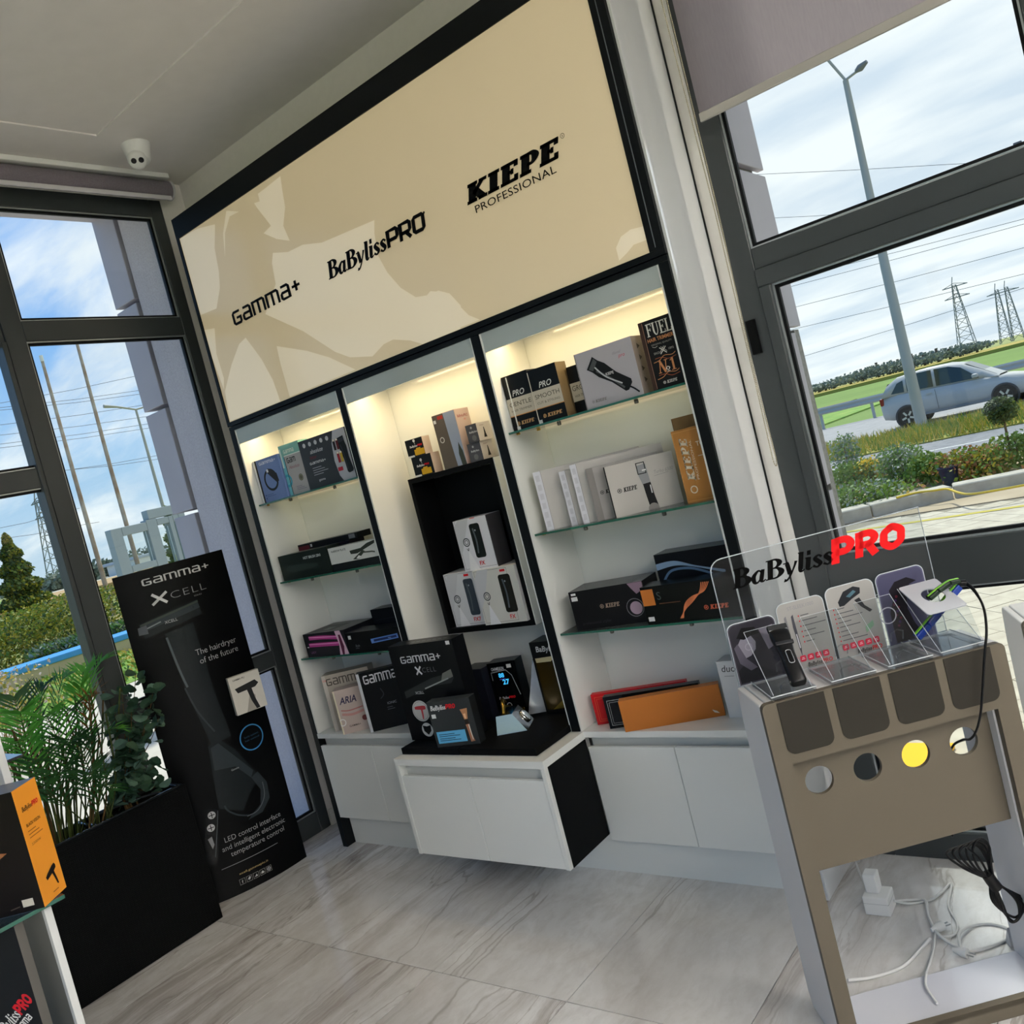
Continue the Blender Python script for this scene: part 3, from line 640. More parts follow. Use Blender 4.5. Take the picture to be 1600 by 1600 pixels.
mb = MB(); mb.box(.925-ox, 1.692-ox, -.245, .05, .19, .582, WHITEM); mb.build('body', c)
cbox('side_panel', c, (.906-ox, .924-ox, -.283, .05, .187, .582), WHITE)
cbox('side_panel', c, (1.693-ox, 1.711-ox, -.283, -.262, .187, .582), WHITE)
cbox('black_side', c, (1.693-ox, 1.713-ox, -.2615, .0, .187, .582), BLACKM)
cbox('bottom_panel', c, (.9245-ox, 1.6925-ox, -.243, .05, .180, .1895), WHITE)
cbox('door', c, (.9265-ox, 1.312-ox, -.281, -.262, .188, .535), DOOR, .0015)
cbox('door', c, (1.315-ox, 1.6905-ox, -.281, -.262, .188, .535), DOOR, .0015)
# black niche in the middle bay and the two black boards on the worktop
n_ = thing('niche_box', 'open black display niche in the middle bay holding white clipper boxes', 'display case', (1.012, .12, 1.03))
W_, H_, D_ = .505, .72, .151
cbox('side', n_, (0, .02, 0, D_, 0, H_), BLACKM); cbox('side', n_, (W_-.02, W_, 0, D_, 0, H_), BLACKM)
cbox('outer_lining', n_, (W_+.0005, W_+.005, 0.002, D_, 0.001, H_-.001), WHITE)
cbox('top', n_, (.0205, W_-.0205, 0, D_, H_-.022, H_), BLACKM); cbox('bottom', n_, (.0205, W_-.0205, -.0, D_, 0, .024), BLACKM); cbox('back', n_, (.0205, W_-.0205, D_-.006, D_, .025, H_-.023), BLACKM)
cbox('mount_strip', cab, (1.53, 1.64, .262, .272, 1.03, 1.75), WHITE)
for a, b_, wd in ((.912, 1.25, 'left'), (1.256, 1.652, 'right')):
    tag(cbox('display_board', None, (a, b_, -.235, .25, .6125, .64), BLACKM, .002), 'thin black display board, the %s one of two on the middle worktop' % wd, 'board')
# ------------------------------------------------------------------ boxed goods
def carton(name, label, loc, yaw, w, d, h, body, front=None, left=None, right=None, topc=None, group=None, cat='box', F=None, L=None, R=None, T=None, tags=(), bevel=0):
    """body/F/L/R/T: materials; front/left/right/topc: printing functions"""
    mb = MB()
    vs = [(x, y, z) for z in (0, h) for y in (0, d) for x in (0, w)]
    for f, mm in (((0, 2, 3, 1), body), ((4, 5, 7, 6), T or body), ((0, 1, 5, 4), F or body), ((2, 6, 7, 3), body), ((0, 4, 6, 2), L or body), ((1, 3, 7, 5), R or body)):
        mb.add([vs[i] for i in f], [(0, 1, 2, 3)], mm)
    cl = lambda a, b_: min(b_, max(0, a))
    if front: front(Pr(mb, lambda u, v, k: (cl(u, w), -k, cl(v, h))))
    if left: left(Pr(mb, lambda u, v, k: (-k, d-cl(u, d), cl(v, h))))
    if right: right(Pr(mb, lambda u, v, k: (w+k, cl(u, d), cl(v, h))))
    if topc: topc(Pr(mb, lambda u, v, k: (u, v, h+k)))
    o = mb.build(name); o.location = loc; o.rotation_euler = (0, 0, math.radians(yaw))
    # lid seam: the closed flap shows as a thin proud edge on top
    tag(o, label, cat, group)
    for (u, v, a, b_) in tags:
        cbox('price_tag', o, (u, u+a, -.0022, -.0016, v, v+b_), mat('#dcdcda', .5))
    return o
K0 = hx('#0c0d0f', .3); K1 = hx('#15181a', .35); WHT = hx('#dcdcdc', .35); GRY = hx('#a7a4a4', .4); SIL = hx('#b9bcc4', .3, ); RED = hx('#c8141e'); GOLD = mat('#c79a3c', .25, .7); COP = mat('#d08a5a', .3, .5)
TXTG = hx('#8c8c90'); ORG = hx('#e08a2c')
GA, GB, GC, GD = 'boxes on the left bay shelves', 'boxes in the middle bay', 'boxes on the right bay shelves', 'boxes on the white worktop'
# --- left bay, top shelf (glass top at 1.8225)
z = 1.8225
def f_(p):
    p.rect(0, 0, .016, .218, hx('#cfd2d6')); p.rect(.016, 0, .028, .218, K0); p.gamma(.05, .19, .014, hx('#dfe4f0'), .14)
    p.ring(.115, .105, .05, .012, K0, 28); p.poly([(.09, .15), (.11, .165), (.17, .13), (.175, .09), (.155, .085), (.12, .12)], hx('#1d1a1e')); p.rect(.095, .145, .11, .16, hx('#d5d8de')); p.lines(.05, .035, .1, 2, .008, hx('#3c5585'))
    for v in (.036, .02): p.circ(.043, v, .004, hx('#2f4a80'))
carton('clipper_box', 'slate blue clipper box with a coiled black cord printed on it, left top shelf', (.050, .045, z), 0, .212, .06, .218, hx('#6c82b4'), f_, group=GA)
def f_(p):
    p.rect(0, 0, .158, .196, GRY); p.rect(0, 0, .024, .196, hx('#6db4c4')); p.rect(.0, .14, .012, .235, hx('#d9ece8')); p.ring(.012, .075, .026, .012, hx('#3f9cb4')); p.rect(.024, 0, .028, .19, K0); p.rect(.03, .194, .158, .198, hx('#e2e8e2')); p.gl(.032, .207, .017, 'Gamma', TECH, hx('#e8f0e2'), .17)
    p.gl(.042, .158, .024, 'Gam', TECH, K0, .17); p.text(.045, .128, .016, 'Absolute', hx('#8f5a62'), 0, .25); p.circ(.115, .075, .017, hx('#5a5a48')); p.ring(.115, .075, .012, .002, hx('#9c9a80')); p.lines(.065, .035, .08, 3, .008, hx('#6a6c80'))
carton('clipper_box', 'teal headed grey clipper box with a round seal, second on the left top shelf', (.268, .055, z), 0, .158, .06, .250, hx('#7fb5ac'), f_, group=GA)
def f_(p):
    p.poly([(.255, 0), (.342, 0), (.342, .238), (.262, .238), (.235, .18), (.225, .1), (.235, .03)], hx('#b2b4bd'))
    for i in range(5): p.circ(.04+.043*i, .212, .011, hx('#b9bbc0'), 14)
    p.text(.07, .165, .02, 'absolute', hx('#d8d8da'), 0, .3); p.text(.06, .140, .016, 'hitter', hx('#7a2530')); p.gamma(.05, .115, .011, hx('#e6e6e8'), .12)
    p.lines(.06, .095, .12, 4, .011, hx('#9fa1a8'), .003); p.text(.085, .03, .012, 'gamma', hx('#cfd0d4'))
    clipper(p, .310, .115, .17, K0, hx('#2c2f34'), .12)
    for u, v, c_ in ((.253, .17, '#1c1416'), (.275, .17, '#5b1a1c'), (.262, .11, '#8a1a22'), (.283, .11, '#b79a30')): p.rect(u-.008, v-.024, u+.008, v+.024, hx(c_)); p.rect(u-.006, v+.018, u+.006, v+.026, hx('#e8e2d0'))
    p.rect(.238, .048, .272, .066, hx('#b02a3c'))
carton('clipper_box', 'wide dark grey and silver clipper box with five icons, left top shelf', (.429, .05, z), 0, .345, .07, .238, hx('#33363b', .3), f_, group=GA)
# --- left bay, middle shelf
z = 1.4145
carton('styler_box', 'long dark green hot brush box lying on the left middle shelf', (.071, .028, z), -1, .392, .085, .129, hx('#1b2320', .3), lambda p: (p.poly([(.04, .05), (.06, .075), (.2, .07), (.3, .06), (.3, .045), (.1, .035)], hx('#26302c')), p.text(.20, .09, .013, 'HOT BRUSH 2IN1', hx('#d8dcda'), .012)), group=GA)
def f_(p):
    p.rect(.0, .036, .355, .115, hx('#cfd0ca')); p.rect(0, .03, .355, .036, K0); p.text(.02, .092, .010, 'NARROW PLATE', hx('#2c2e2c'), .015)
    p.poly([(.15, .085), (.23, .088), (.28, .105), (.335, .118-.006), (.33, .098), (.25, .078), (.2, .066), (.155, .068)], hx('#2a2f26')); p.poly([(.16, .042), (.24, .078), (.255, .07), (.2, .038)], hx('#343a30'))
    p.poly([(.185, .044), (.205, .056), (.222, .05), (.2, .04)], hx('#e2e2dc')); p.line([(.24, .066), (.30, .062), (.32, .058)], .007, hx('#4a4f44'), False)
carton('styler_box', 'white and black straightener box in front on the left middle shelf', (.470, .024, z), 0, .355, .085, .115, K1, f_, topc=lambda p: p.rect(.08, .01, .3, .06, hx('#c2c3bf')), group=GA)
carton('styler_box', 'long plum black box lying at the back of the left middle shelf', (.10, .13, z), 0, .41, .10, .128, hx('#201a22', .3), None, topc=None, group=GA)
carton('styler_box', 'flat black and red box lying on top of the plum black box', (.112, .135, z+.1285), 0, .462, .09, .03, K0, lambda p: (p.rect(0, .0, .09, .02, hx('#5a1626')), p.rect(.10, .008, .114, .022, hx('#c9ccd0')), p.rect(.40, .006, .445, .026, hx('#74777c')), p.line([(.02, .028), (.44, .028)], .002, hx('#3a3f42'))), group=GA)
# --- left bay, lowest shelf
z = 1.0085
def f_(p):
    for a, b_ in (((.04, .098), (.26, .088)), ((.03, .062), (.26, .056))):
        p.line([a, ((a[0]+b_[0])/2, a[1]-.002), b_], .020, hx('#b03c86')); p.line([(a[0], a[1]+.004), (b_[0], b_[1]+.004)], .005, hx('#e08cc0'))
    p.poly([(.25, .12), (.29, .12), (.305, .06), (.32, 0), (.25, 0), (.262, .05)], hx('#d9b6c8')); p.poly([(.27, .10), (.285, .1), (.295, .04), (.285, 0), (.27, 0)], hx('#5a1c3c')); p.text(.03, .018, .012, 'LADY', hx('#8a5a88')); p.rect(.002, .05, .026, .055, WHT); p.rect(0, 0, .012, .12, K0)
carton('styler_box', 'black box with pink hair tools printed on it, left lowest shelf', (.104, .026, z), 0, .318, .21, .121, hx('#1b1c22', .3), f_, topc=lambda p: (p.rect(.02, .02, .2, .16, hx('#3a3d44')), p.rect(.1, .05, .15, .1, hx('#6f7b78'))), group=GA)
def f_(p):
    p.line([(.17, .050), (.28, .058), (.36, .064)], .022, hx('#5b83c8')); p.line([(.19, .052), (.28, .058), (.35, .063)], .011, hx('#23325e')); p.text(.05, .03, .012, 'Style', hx('#7c8088'), 0, .3); p.text(.29, .056, .008, 'nano', hx('#9fb4dc')); p.lines(.05, .022, .05, 1, .01, hx('#6a6e78'))
carton('styler_box', 'long black box with a glowing blue straightener printed on it, left lowest shelf', (.430, .026, z), 0, .392, .115, .102, K0, f_, group=GA, tags=((.015, .07, .02, .018),))
carton('dryer_box', 'plain black box standing at the back of the left lowest shelf', (.50, .155, z), 2, .31, .085, .175, hx('#111319', .3), lambda p: p.line([(.02, .12), (.29, .13)], .002, hx('#2b3038')), group=GA)
# --- left worktop
z = .6125
carton('dryer_box', 'tall beige hair dryer box standing at the back of the left worktop', (.150, .03, z), 31, .25, .085, .29, hx('#a59d92'), lambda p: (p.gamma(.02, .235, .036, hx('#4a443e'), .225), p.poly([(.13, .215), (.24, .225), (.24, .19), (.14, .18)], hx('#2a2422')), p.rect(.0, .0, .02, .29, hx('#b9b4ac')), p.text(.004, .26, .01, 'LG', RED)), left=lambda p: (p.rect(.02, .2, .06, .23, hx('#8a3036')), p.circ(.05, .06, .02, hx('#5a2020'))), group=GD)
def f_(p):
    p.text(.022, .150, .034, 'ARIA', hx('#2c2a4a'), .02, .25, maxw=.085); p.line([(.02, .12), (.06, .112), (.13, .118)], .006, hx('#a9706e')); p.line([(.02, .1), (.07, .09), (.13, .098)], .012, hx('#b98a84')); p.text(.04, .03, .010, 'GAMMA+', hx('#3c3836'), .01); p.rect(0, 0, .008, .222, hx('#d8d0b8')); p.circ(.126, .06, .014, hx('#6a3434')); p.ring(.012, .06, .016, .005, WHT)
carton('dryer_box', 'small pinkish box with handwritten dark lettering on the left worktop', (.265, -.015, z), 38, .14, .08, .222, hx('#b7a8a0'), f_, group=GD)
carton('dryer_box', 'black hair dryer box with white spine leaning beside the pinkish one', (.440, .012, z), 36, .195, .05, .293, K0, lambda p: (p.rect(0, 0, .014, .293, hx('#c9cbcf')), p.gl(.03, .235, .042, 'Gamma', TECH, hx('#d9d9dc'), .15, 0, .17), p.line([(.1, .2), (.11, .17), (.09, .15)], .004, hx('#3a4048')), p.text(.115, .115, .012, 'IONIC', hx('#9aa0a6')), p.lines(.11, .1, .05, 2, .01, hx('#6a7076'))), group=GD)
# --- boards on the middle worktop
z = .6405
def f_(p):
    p.gamma(.055, .345, .030, hx('#c9cacc'), .225); p.line([(.125, .29), (.155, .325)], .008, hx('#c9cacc'), False); p.line([(.125, .325), (.155, .29)], .008, hx('#d9d9dc'), False); p.text(.16, .297, .022, 'CELL', hx('#6a6d70'), -.01, 0, 'l', 1.2)
    p.poly([(.03, .19), (.03, .22), (.2, .27), (.31, .285), (.32, .262), (.3, .24), (.2, .235)], hx('#2a2e2e')); p.poly([(.265, .285), (.315, .300), (.318, .268), (.30, .262), (.25, .255)], hx('#6c6e68')); p.line([(.15, .226), (.22, .244), (.29, .262)], .006, hx('#8c918e')); p.text(.09, .205, .012, 'XCELL', hx('#b0b3b4'), .01)
    for v in (.165, .15, .13): p.circ(.20, v, .006, hx('#aeb1b4'), 12)
    p.circ(.095, .13, .047, hx('#b8bab8'), 28); p.ring(.095, .13, .041, .0015, hx('#777')); dryer(p, .095, .143, .062, hx('#a83a42')); p.circ(.105, .045, .031, hx('#cfd1d0'), 24); p.poly([(.083, .065), (.105, .06), (.127, .065), (.125, .04), (.105, .022), (.085, .04)], K0)
carton('dryer_box', 'tall black hair dryer box with a round red dryer badge on the black board', (.900, -.150, z), 5, .358, .085, .425, K0, f_, topc=lambda p: [p.rect(.08+.03*i, .03, .10+.03*i, .04, hx('#8a8d8f')) for i in range(8)], group=GB, tags=((.325, .405, .02, .016),))
def f_(p):
    p.baby(.012, .158, .020, hx('#d8d9da'), RED, .118); p.rect(.010, .125, .030, .142, hx('#dadcdb')); p.rect(.012, .016, .150, .066, hx('#5aa5d0'))
    for v in (.052, .044, .034, .026): p.rect(.022, v, .022+.1*(.5+.5*(int(v*1000) % 3)/2), v+.003, hx('#23415a'))
    p.poly([(.150, .150), (.185, .153), (.180, .128), (.176, .108), (.160, .106), (.157, .128)], hx('#a87a58')); p.poly([(.160, .130), (.172, .132), (.170, .110), (.164, .110)], hx('#d8b088'))
    p.poly([(.160, .105), (.176, .106), (.178, .088), (.160, .086)], hx('#241c18')); p.poly([(.160, .085), (.178, .087), (.176, .055), (.186, .014), (.166, .012), (.164, .055)], hx('#a87458')); p.poly([(.172, .084), (.177, .085), (.180, .02), (.176, .02)], hx('#dcd2c4'))
carton('gift_bag', 'dark grey rounded box with blue label strip in front of the tall black one', (1.130, -.228, z), 13, .205, .05, .195, hx('#2e3234', .35), f_, R=K1, group=GB)
carton('trimmer_box', 'dark navy box half hidden behind the grey one with the blue strip', (1.083, .065, z), 0, .118, .10, .235, hx('#14161f', .3), lambda p: (p.rect(.01, .18, .02, .19, WHT), p.rect(.03, .175, .07, .19, hx('#5a1620')), p.rect(.0, .10, .05, .13, hx('#1b2a5a'))), group=GB)
def f_(p):
    p.text(.016, .208, .014, 'CHAMELEON', hx('#c9cccf'), .02, 0, 'l', 1, .062); p.line([(.012, .165), (.012, .200), (.085, .206), (.108, .18), (.128, .09)], .003, hx('#8f979c'), False)
    B1 = mat('#3fb4f0', .4, emit=.6); p.text(.045, .175, .019, '88', B1, .03); p.text(.058, .143, .022, '27', B1, .03); p.line([(.046, .166), (.075, .168)], .004, hx('#5a4cc8')); p.baby(.02, .078, .011, hx('#b9bcbf'), RED, .078); p.ring(.062, .048, .011, .004, hx('#85898c')); p.line([(.062, .036), (.066, .022)], .004, hx('#85898c')); p.text(.086, .012, .007, 'trimmer', hx('#8a8d90'))
carton('trimmer_box', 'glossy black trimmer box with glowing blue digits', (1.205, .105, z), 13, .138, .075, .243, hx('#08090a', .15), f_, T=hx('#2a2d30', .3), group=GB, tags=((.095, .214, .022, .016),))
o = carton('display_block', 'tall black display block with gold window beside the right upright', (1.452, .125, z), 2, .165, .11, .315, K0, lambda p: (p.text(.025, .272, .024, 'BaByliss', hx('#d2d3d4'), .015, .12, 'l', 1, .105), p.rect(.01, .02, .155, .235, mat('#3a2f12', .2, .3)), p.poly([(.012, .245), (.115, .25), (.09, .228), (.014, .226)], hx('#cfc39a')), p.poly([(.04, .02), (.15, .03), (.15, .09), (.1, .06)], mat('#8f7a34', .2, .6))), group=GB)
w_ = MB(); w_.prism([(-.002, 0, .012), (-.002, 0, .245), (-.075, -.03, .012)], (0, .004, 0), mat('#9da1a6', .25, .6)); w_.build('silver_wing', o)
o = thing('clipper_stand', 'small mirrored silver and gold stand at the front of the black board', 'stand', (1.475, -.050, z), 2, GB)
mb = MB(); mb.add([(0, 0, 0), (.14, 0, 0), (.14, .13, 0), (0, .13, 0), (.012, .05, .075), (.128, .05, .075), (.128, .12, .075), (.012, .12, .075)], [(0, 3, 2, 1), (4, 5, 6, 7), (0, 1, 5, 4), (1, 2, 6, 5), (2, 3, 7, 6), (3, 0, 4, 7)], mat('#b5b8b8', .16, 1)); mb.build('silver_block', o)
mb = MB(); mb.lathe([(.03, 0), (.03, .004), (.024, .006), (0, .006)], mat('#e8e8e0', .12, 1), 20, Matrix.Translation((.095, .02, .034)) @ Matrix.Rotation(math.radians(56), 4, 'X')); mb.build('round_mirror', o)
mb = MB(); mb.prism([(.1405, .03, 0), (.1405, .125, 0), (.1405, .125, .085), (.1405, .03, .055)], (.006, 0, 0), BRASS); mb.build('gold_plate', o)
mb = MB(); mb.tube([(.03, .09, .0755), (.05, .09, .10), (.09, .1, .12), (.12, .1, .1)], .008, BRASS, 8); mb.build('gold_hook', o)
# --- on top of the niche
z = 1.7505
GOLDY = hx('#c79a1e')
def f_(p): p.circ(.055, .070, .007, hx('#c9c9c9'), 12); p.line([(.055, .063), (.058, .054)], .002, hx('#c9c9c9')); p.baby(.022, .042, .009, hx('#dcdcdc'), RED, .075); p.rect(.045, .004, .105, .03, GOLDY); p.rect(.058, .028, .085, .036, GOLDY); p.rect(.0, .0, .04, .008, WHT)
carton('blade_box', 'small black and yellow blade box at the bottom of the left stack on the niche', (1.062, .125, z), 0, .120, .056, .089, K0, f_, R=hx('#c9b8a8'), group=GB)
carton('blade_box', 'small black and yellow blade box at the top of the left stack on the niche', (1.045, .13, z+.0895), 0, .106, .048, .079, K0, f_, R=hx('#c9b8a8'), group=GB)
def f_(p):
    p.poly([(0, .0), (.085, 0), (.075, .06), (.07, .15), (.062, .235), (0, .235)], hx('#5f574e')); p.rect(.062, .001, .13, .234, hx('#8d98ac')); p.poly([(0, 0), (.078, 0), (.072, .1), (.066, .235), (0, .235)], hx('#5c544b')); p.rect(.004, .2, .018, .214, WHT); p.rect(.03, .213, .062, .228, hx('#a8382c')); p.ring(.028, .125, .011, .004, hx('#cfcac4')); p.poly([(.105, 0), (.13, 0), (.125, .06), (.112, .1), (.1, .05)], hx('#3a4038'))
carton('clipper_box', 'tall taupe and blue clipper box standing on the niche', (1.243, .125, z), 0, .132, .092, .236, hx('#b7a59c'), f_, R=hx('#c3ada4'), right=lambda p: (p.text(.01, .20, .012, 'BaBylissPRO', hx('#8c3a40'), .01, 0, 'l', 1, .07), p.text(.05, .185, .008, 'FX', RED)), group=GB)
def f_(p): p.circ(.03, .062, .005, hx('#aaa')); p.text(.014, .04, .008, 'BaByliss', hx('#d5d5d5'), .01, 0, 'l', 1, .045); p.circ(.035, .018, .012, hx('#6c6c6c'))
def r_(p): p.text(.02, .062, .006, 'trimmer', hx('#7a5a5a')); p.poly([(.035, .012), (.055, .012), (.05, .03), (.046, .055), (.042, .055), (.04, .03)], K0)
carton('trimmer_box', 'small grey and white trimmer box at the bottom of the right stack on the niche', (1.396, .125, z), 0, .072, .080, .077, hx('#4c4c50'), f_, R=hx('#c3bcb8'), right=r_, group=GB)
carton('trimmer_box', 'small grey and white trimmer box at the top of the right stack on the niche', (1.416, .120, z+.0775), 0, .060, .09, .076, hx('#4c4c50'), f_, R=hx('#cbc4c0'), right=r_, group=GB)
# --- inside the niche
z = 1.0545
def fx(win, dark, n2=''):
    def f_(p):
        p.frame(.008, .008, .19, .238, .0012, hx('#3c3c3e')); p.poly([(.0, .06), (.05, .15), (.09, .245), (.03, .245), (0, .2)], hx('#c2c3c6')); p.poly([(.03, 0), (.05, .09), (.09, .0)], hx('#e6e6e8'))
        p.poly(rrect(*win, .012), hx(dark, .2)); u = (win[0]+win[2])/2; p.line([(u-.012, win[3]-.02), (u-.006, (win[1]+win[3])/2), (u-.012, win[1]+.02)], .008, hx('#4a5258')); p.circ(u, win[3]-.03, .004, hx('#8a9298'))
        p.ring(.05, .125, .017, .005, hx('#4c5052')); p.ring(.05, .125, .009, .003, hx('#4c5052')); p.line([(.044, .098), (.05, .088), (.055, .1)], .003, hx('#2c2e30'))
        p.text(u-.02, .018, .018, 'FX'+n2, RED, .02); p.rect(u-.014, .222, u+.014, .232, RED)
    return f_
carton('clipper_box', 'white clipper box with a steel blue clipper window, lower left in the black niche', (1.056, .138, z), 0, .196, .12, .243, WHT, fx((.108, .045, .165, .21), '#39424c', '7'), group=GB, F=hx('#cfd0d2'))
carton('clipper_box', 'white clipper box with a black clipper window, lower right in the black niche', (1.258, .108, z), 0, .234, .15, .243, WHT, fx((.135, .045, .200, .21), '#16150f'), group=GB, F=hx('#cccbc4'))
def f3(p):
    fx((.085, .05, .143, .2), '#14181a')(p)
carton('clipper_box', 'white clipper box with dark side standing on the two other white ones in the niche', (1.207, .125, z+.2435), 0, .190, .10, .225, hx('#d9d9de'), f3, R=hx('#3a3a3e'), group=GB)
# --- right bay, top shelf
z = 1.8225
CREAM = hx('#b9b2a2')
def pro(title, sub, wl, strip=None):
    def f_(p):
        w = wl
        p.rect(0, .055, w, .125, CREAM); p.text(w*.5, .132, .022, 'PRO', hx('#d4d4d0'), .01, .3, 'c'); p.text(w*.5, .093, .017, title, hx('#4a4640'), .0, 0, 'c', 1, w*.86); p.text(w*.5, .072, .009, sub, hx('#5a5650'), 0, 0, 'c', 1, w*.8)
        p.rect(0, .055, w, .058, hx('#c98c50')); p.kiepe(w*.2, .018, .014, hx('#c9a070'), w*.68)
        if strip: p.rect(strip, 0, strip+.006, .21, hx('#e0e0da')); p.rect(strip-.002, 0, strip+.014, .014, WHT)
    return f_
carton('clipper_box', 'black box with cream band and white seam, left end of the right top shelf', (1.710, .055, z), 0, .126, .09, .215, K0, pro('GENTLE', 'HAIR TRIMMER', .126, .022), group=GC)
carton('clipper_box', 'black box with cream band, second from the left on the right top shelf', (1.842, .048, z), 0, .134, .07, .206, K0, lambda p: (pro('SMOOTH', 'CUT & STYLING', .134)(p), p.rect(0, 0, .004, .2, hx('#d0c8b8')), p.rect(.002, 0, .018, .014, WHT)), R=hx('#6f6046'), group=GC)
carton('clipper_box', 'black box with cream band half hidden behind the silver grey box', (1.984, .10, z), 0, .084, .07, .178, K0, lambda p: (p.rect(0, .045, .084, .115, CREAM), p.text(.005, .085, .020, 'GROOM', hx('#4a4640'), 0, 0, 'l', 1, .09), p.text(.01, .06, .010, 'HAIR TRIMMER', hx('#5a5650'), 0, 0, 'l', 1, .07), p.text(.045, .13, .018, 'PRO', hx('#d4d4d0'), .01, .3)), group=GC)
def f_(p):
    p.rect(.0, 0, .004, .206, hx('#7c7a7a')); p.text(.178, .148, .013, 'pro', hx('#b8404a'), .0, .25); p.text(.155, .163, .011, 'diavel', hx('#8d8b8e'), 0, .25); p.kiepe(.03, .018, .010, hx('#7d7b78'), .065)
    clipper(p, .128, .10, .185, hx('#121314'), hx('#4a4d4e'), math.radians(50)); p.line([(.196, .040), (.212, .028), (.228, .012)], .006, K0); p.line([(.075, .14), (.11, .098), (.17, .058)], .005, hx('#b5b8ba')); p.text(.112, .1, .010, 'KIEPE', hx('#c9c9c9'), .01, 0)
carton('clipper_box', 'silver grey box with a large black clipper picture on the right top shelf', (2.069, .04, z), 0, .242, .10, .206, hx('#a5a3a8', .3), f_, R=hx('#77706a'), right=lambda p: [p.poly([(.03, .04+.04*i), (.05, .05+.04*i), (.03, .06+.04*i)], K0) for i in range(4)], group=GC)
def f_(p):
    o_ = .014; w = .13; S = hx('#cfcfc8'); Cc = hx('#c98a5c')
    p.rect(0, 0, o_, .238, hx('#3a2a24')); p.rect(o_, .004, o_+.002, .234, hx('#8a6a58'))
    p.gl(o_+.012, .182, .044, 'FUEL', SERIF, S, .1, 0, .096); p.text(o_+.057, .163, .013, 'HAIR TRIMMER', Cc, .012, 0, 'c', 1, .1)
    p.text(o_+.057, .149, .006, 'ORIGINAL QUALITY', hx('#8d8d88'), 0, 0, 'c', 1, .08); p.line([(o_+.02, .146), (o_+.03, .142), (o_+.04, .145)], .001, S)
    for a in (-1, 1): p.line([(o_+.057-.012*a, .137), (o_+.057+.012*a, .115)], .003, S, False); p.line([(o_+.057-.006*a, .139), (o_+.057+.014*a, .12)], .0015, S, False)
    p.text(o_+.02, .118, .008, 'SINCE', hx('#9d9d98'), 0, 0, 'l', 1, .022); p.text(o_+.076, .122, .008, '1895', hx('#9d9d98'), 0, 0, 'l', 1, .022)
    for v in (.098, .04): p.line([(o_+.012, v-.006), (o_+.035, v-.002), (o_+.057, v+.01), (o_+.085, v+.006), (o_+.1, v+.012)], .0022, Cc); p.line([(o_+.02, v+.006), (o_+.045, v+.006), (o_+.07, v-.004), (o_+.1, v+.0)], .0016, hx('#b0603c'))
    p.gl(o_+.022, .052, .042, 'N', SERIF, Cc, .1, .15, .036); p.gl(o_+.052, .048, .034, 'o', SERIF, S, .08, 0, .016); p.gl(o_+.072, .052, .042, '1', SERIF, Cc, .1, 0, .02); p.kiepe(o_+.03, .014, .010, S, .055)
carton('trimmer_box', 'black trimmer box with large white lettering and copper ornaments, right top shelf', (2.345, .05, z), 0, .138, .08, .238, hx('#111112', .35), f_, group=GC)
# --- right bay, middle shelf
z = 1.4145
KW = hx('#bcb9b6', .3); SP = hx('#cfd0d8', .35)
def spine(w, h, s_=.028, art=None):
    def f_(p):
        p.rect(0, 0, s_, h, SP); p.rect(s_, 0, s_+.0015, h, hx('#8a8888'))
        for i in range(6): p.rect(s_*.25, h*(.06+.155*i), s_*.75, h*(.06+.155*i)+h*.1, hx('#bfc0c8'))
        if art: art(p)
    return f_
carton('clipper_box', 'largest white clipper box at the back left of the right middle shelf', (1.752, .045, z), 27, .42, .03, .234, KW, spine(.42, .234, .03, lambda p: (p.poly([(.11, .17), (.16, .205), (.17, .195), (.13, .165), (.16, .14), (.15, .125)], hx('#3a2c22')), p.line([(.13, .15), (.17, .11), (.19, .09)], .008, K0))), group=GC)
carton('clipper_box', 'second white clipper box from the left with pale spine, right middle shelf', (1.866, .055, z), 27, .30, .028, .213, KW, spine(.30, .213, .024), group=GC)
carton('clipper_box', 'third white clipper box from the left, with long top edge, right middle shelf', (1.928, .045, z), 27, .35, .02, .228, KW, spine(.35, .228, .024), group=GC)
carton('clipper_box', 'fourth box from the left, grey with part of a dark brand name, right middle shelf', (1.995, .042, z), 27, .27, .03, .200, hx('#9d9a98'), lambda p: (p.rect(0, 0, .026, .2, hx('#7d7a78')), p.kiepe(.034, .095, .014, K0, .07), p.line([(.07, .18), (.076, .14), (.08, .12)], .008, hx('#dcdcdc'))), group=GC)
def f_(p):
    p.rect(0, 0, .004, .192, K0); p.kiepe(.03, .086, .016, K0, .075); p.text(.172, .125, .013, 'Turbo 6500', hx('#8a8786'), -.01, .2, 'l', 1, .07); p.line([(.172, .118), (.225, .121)], .001, hx('#777'), False)
    p.poly([(.118, .168), (.15, .17), (.154, .1), (.125, .095), (.118, .13)], hx('#8d8f92')); p.poly([(.126, .098), (.154, .1), (.158, .05), (.163, .012), (.132, .010), (.128, .06)], hx('#1b191c')); p.frame(.116, .135, .148, .178, .003, K0); p.rect(.134, .145, .148, .15, WHT); p.rect(.149, .06, .153, .09, hx('#d9d9d9')); p.circ(.145, .004, .02, hx('#8d8986'), 14)
carton('clipper_box', 'front white box with a grey and black clipper picture, right middle shelf', (2.076, .037, z), 27, .252, .03, .192, hx('#b9b5b0', .3), f_, L=K0, group=GC)
carton('clipper_box', 'brown kraft box at the back right of the right middle shelf', (2.330, .15, z), 0, .150, .10, .300, hx('#8a6c44'), lambda p: p.rect(0, 0, .002, .3, hx('#5c4428')), group=GC)
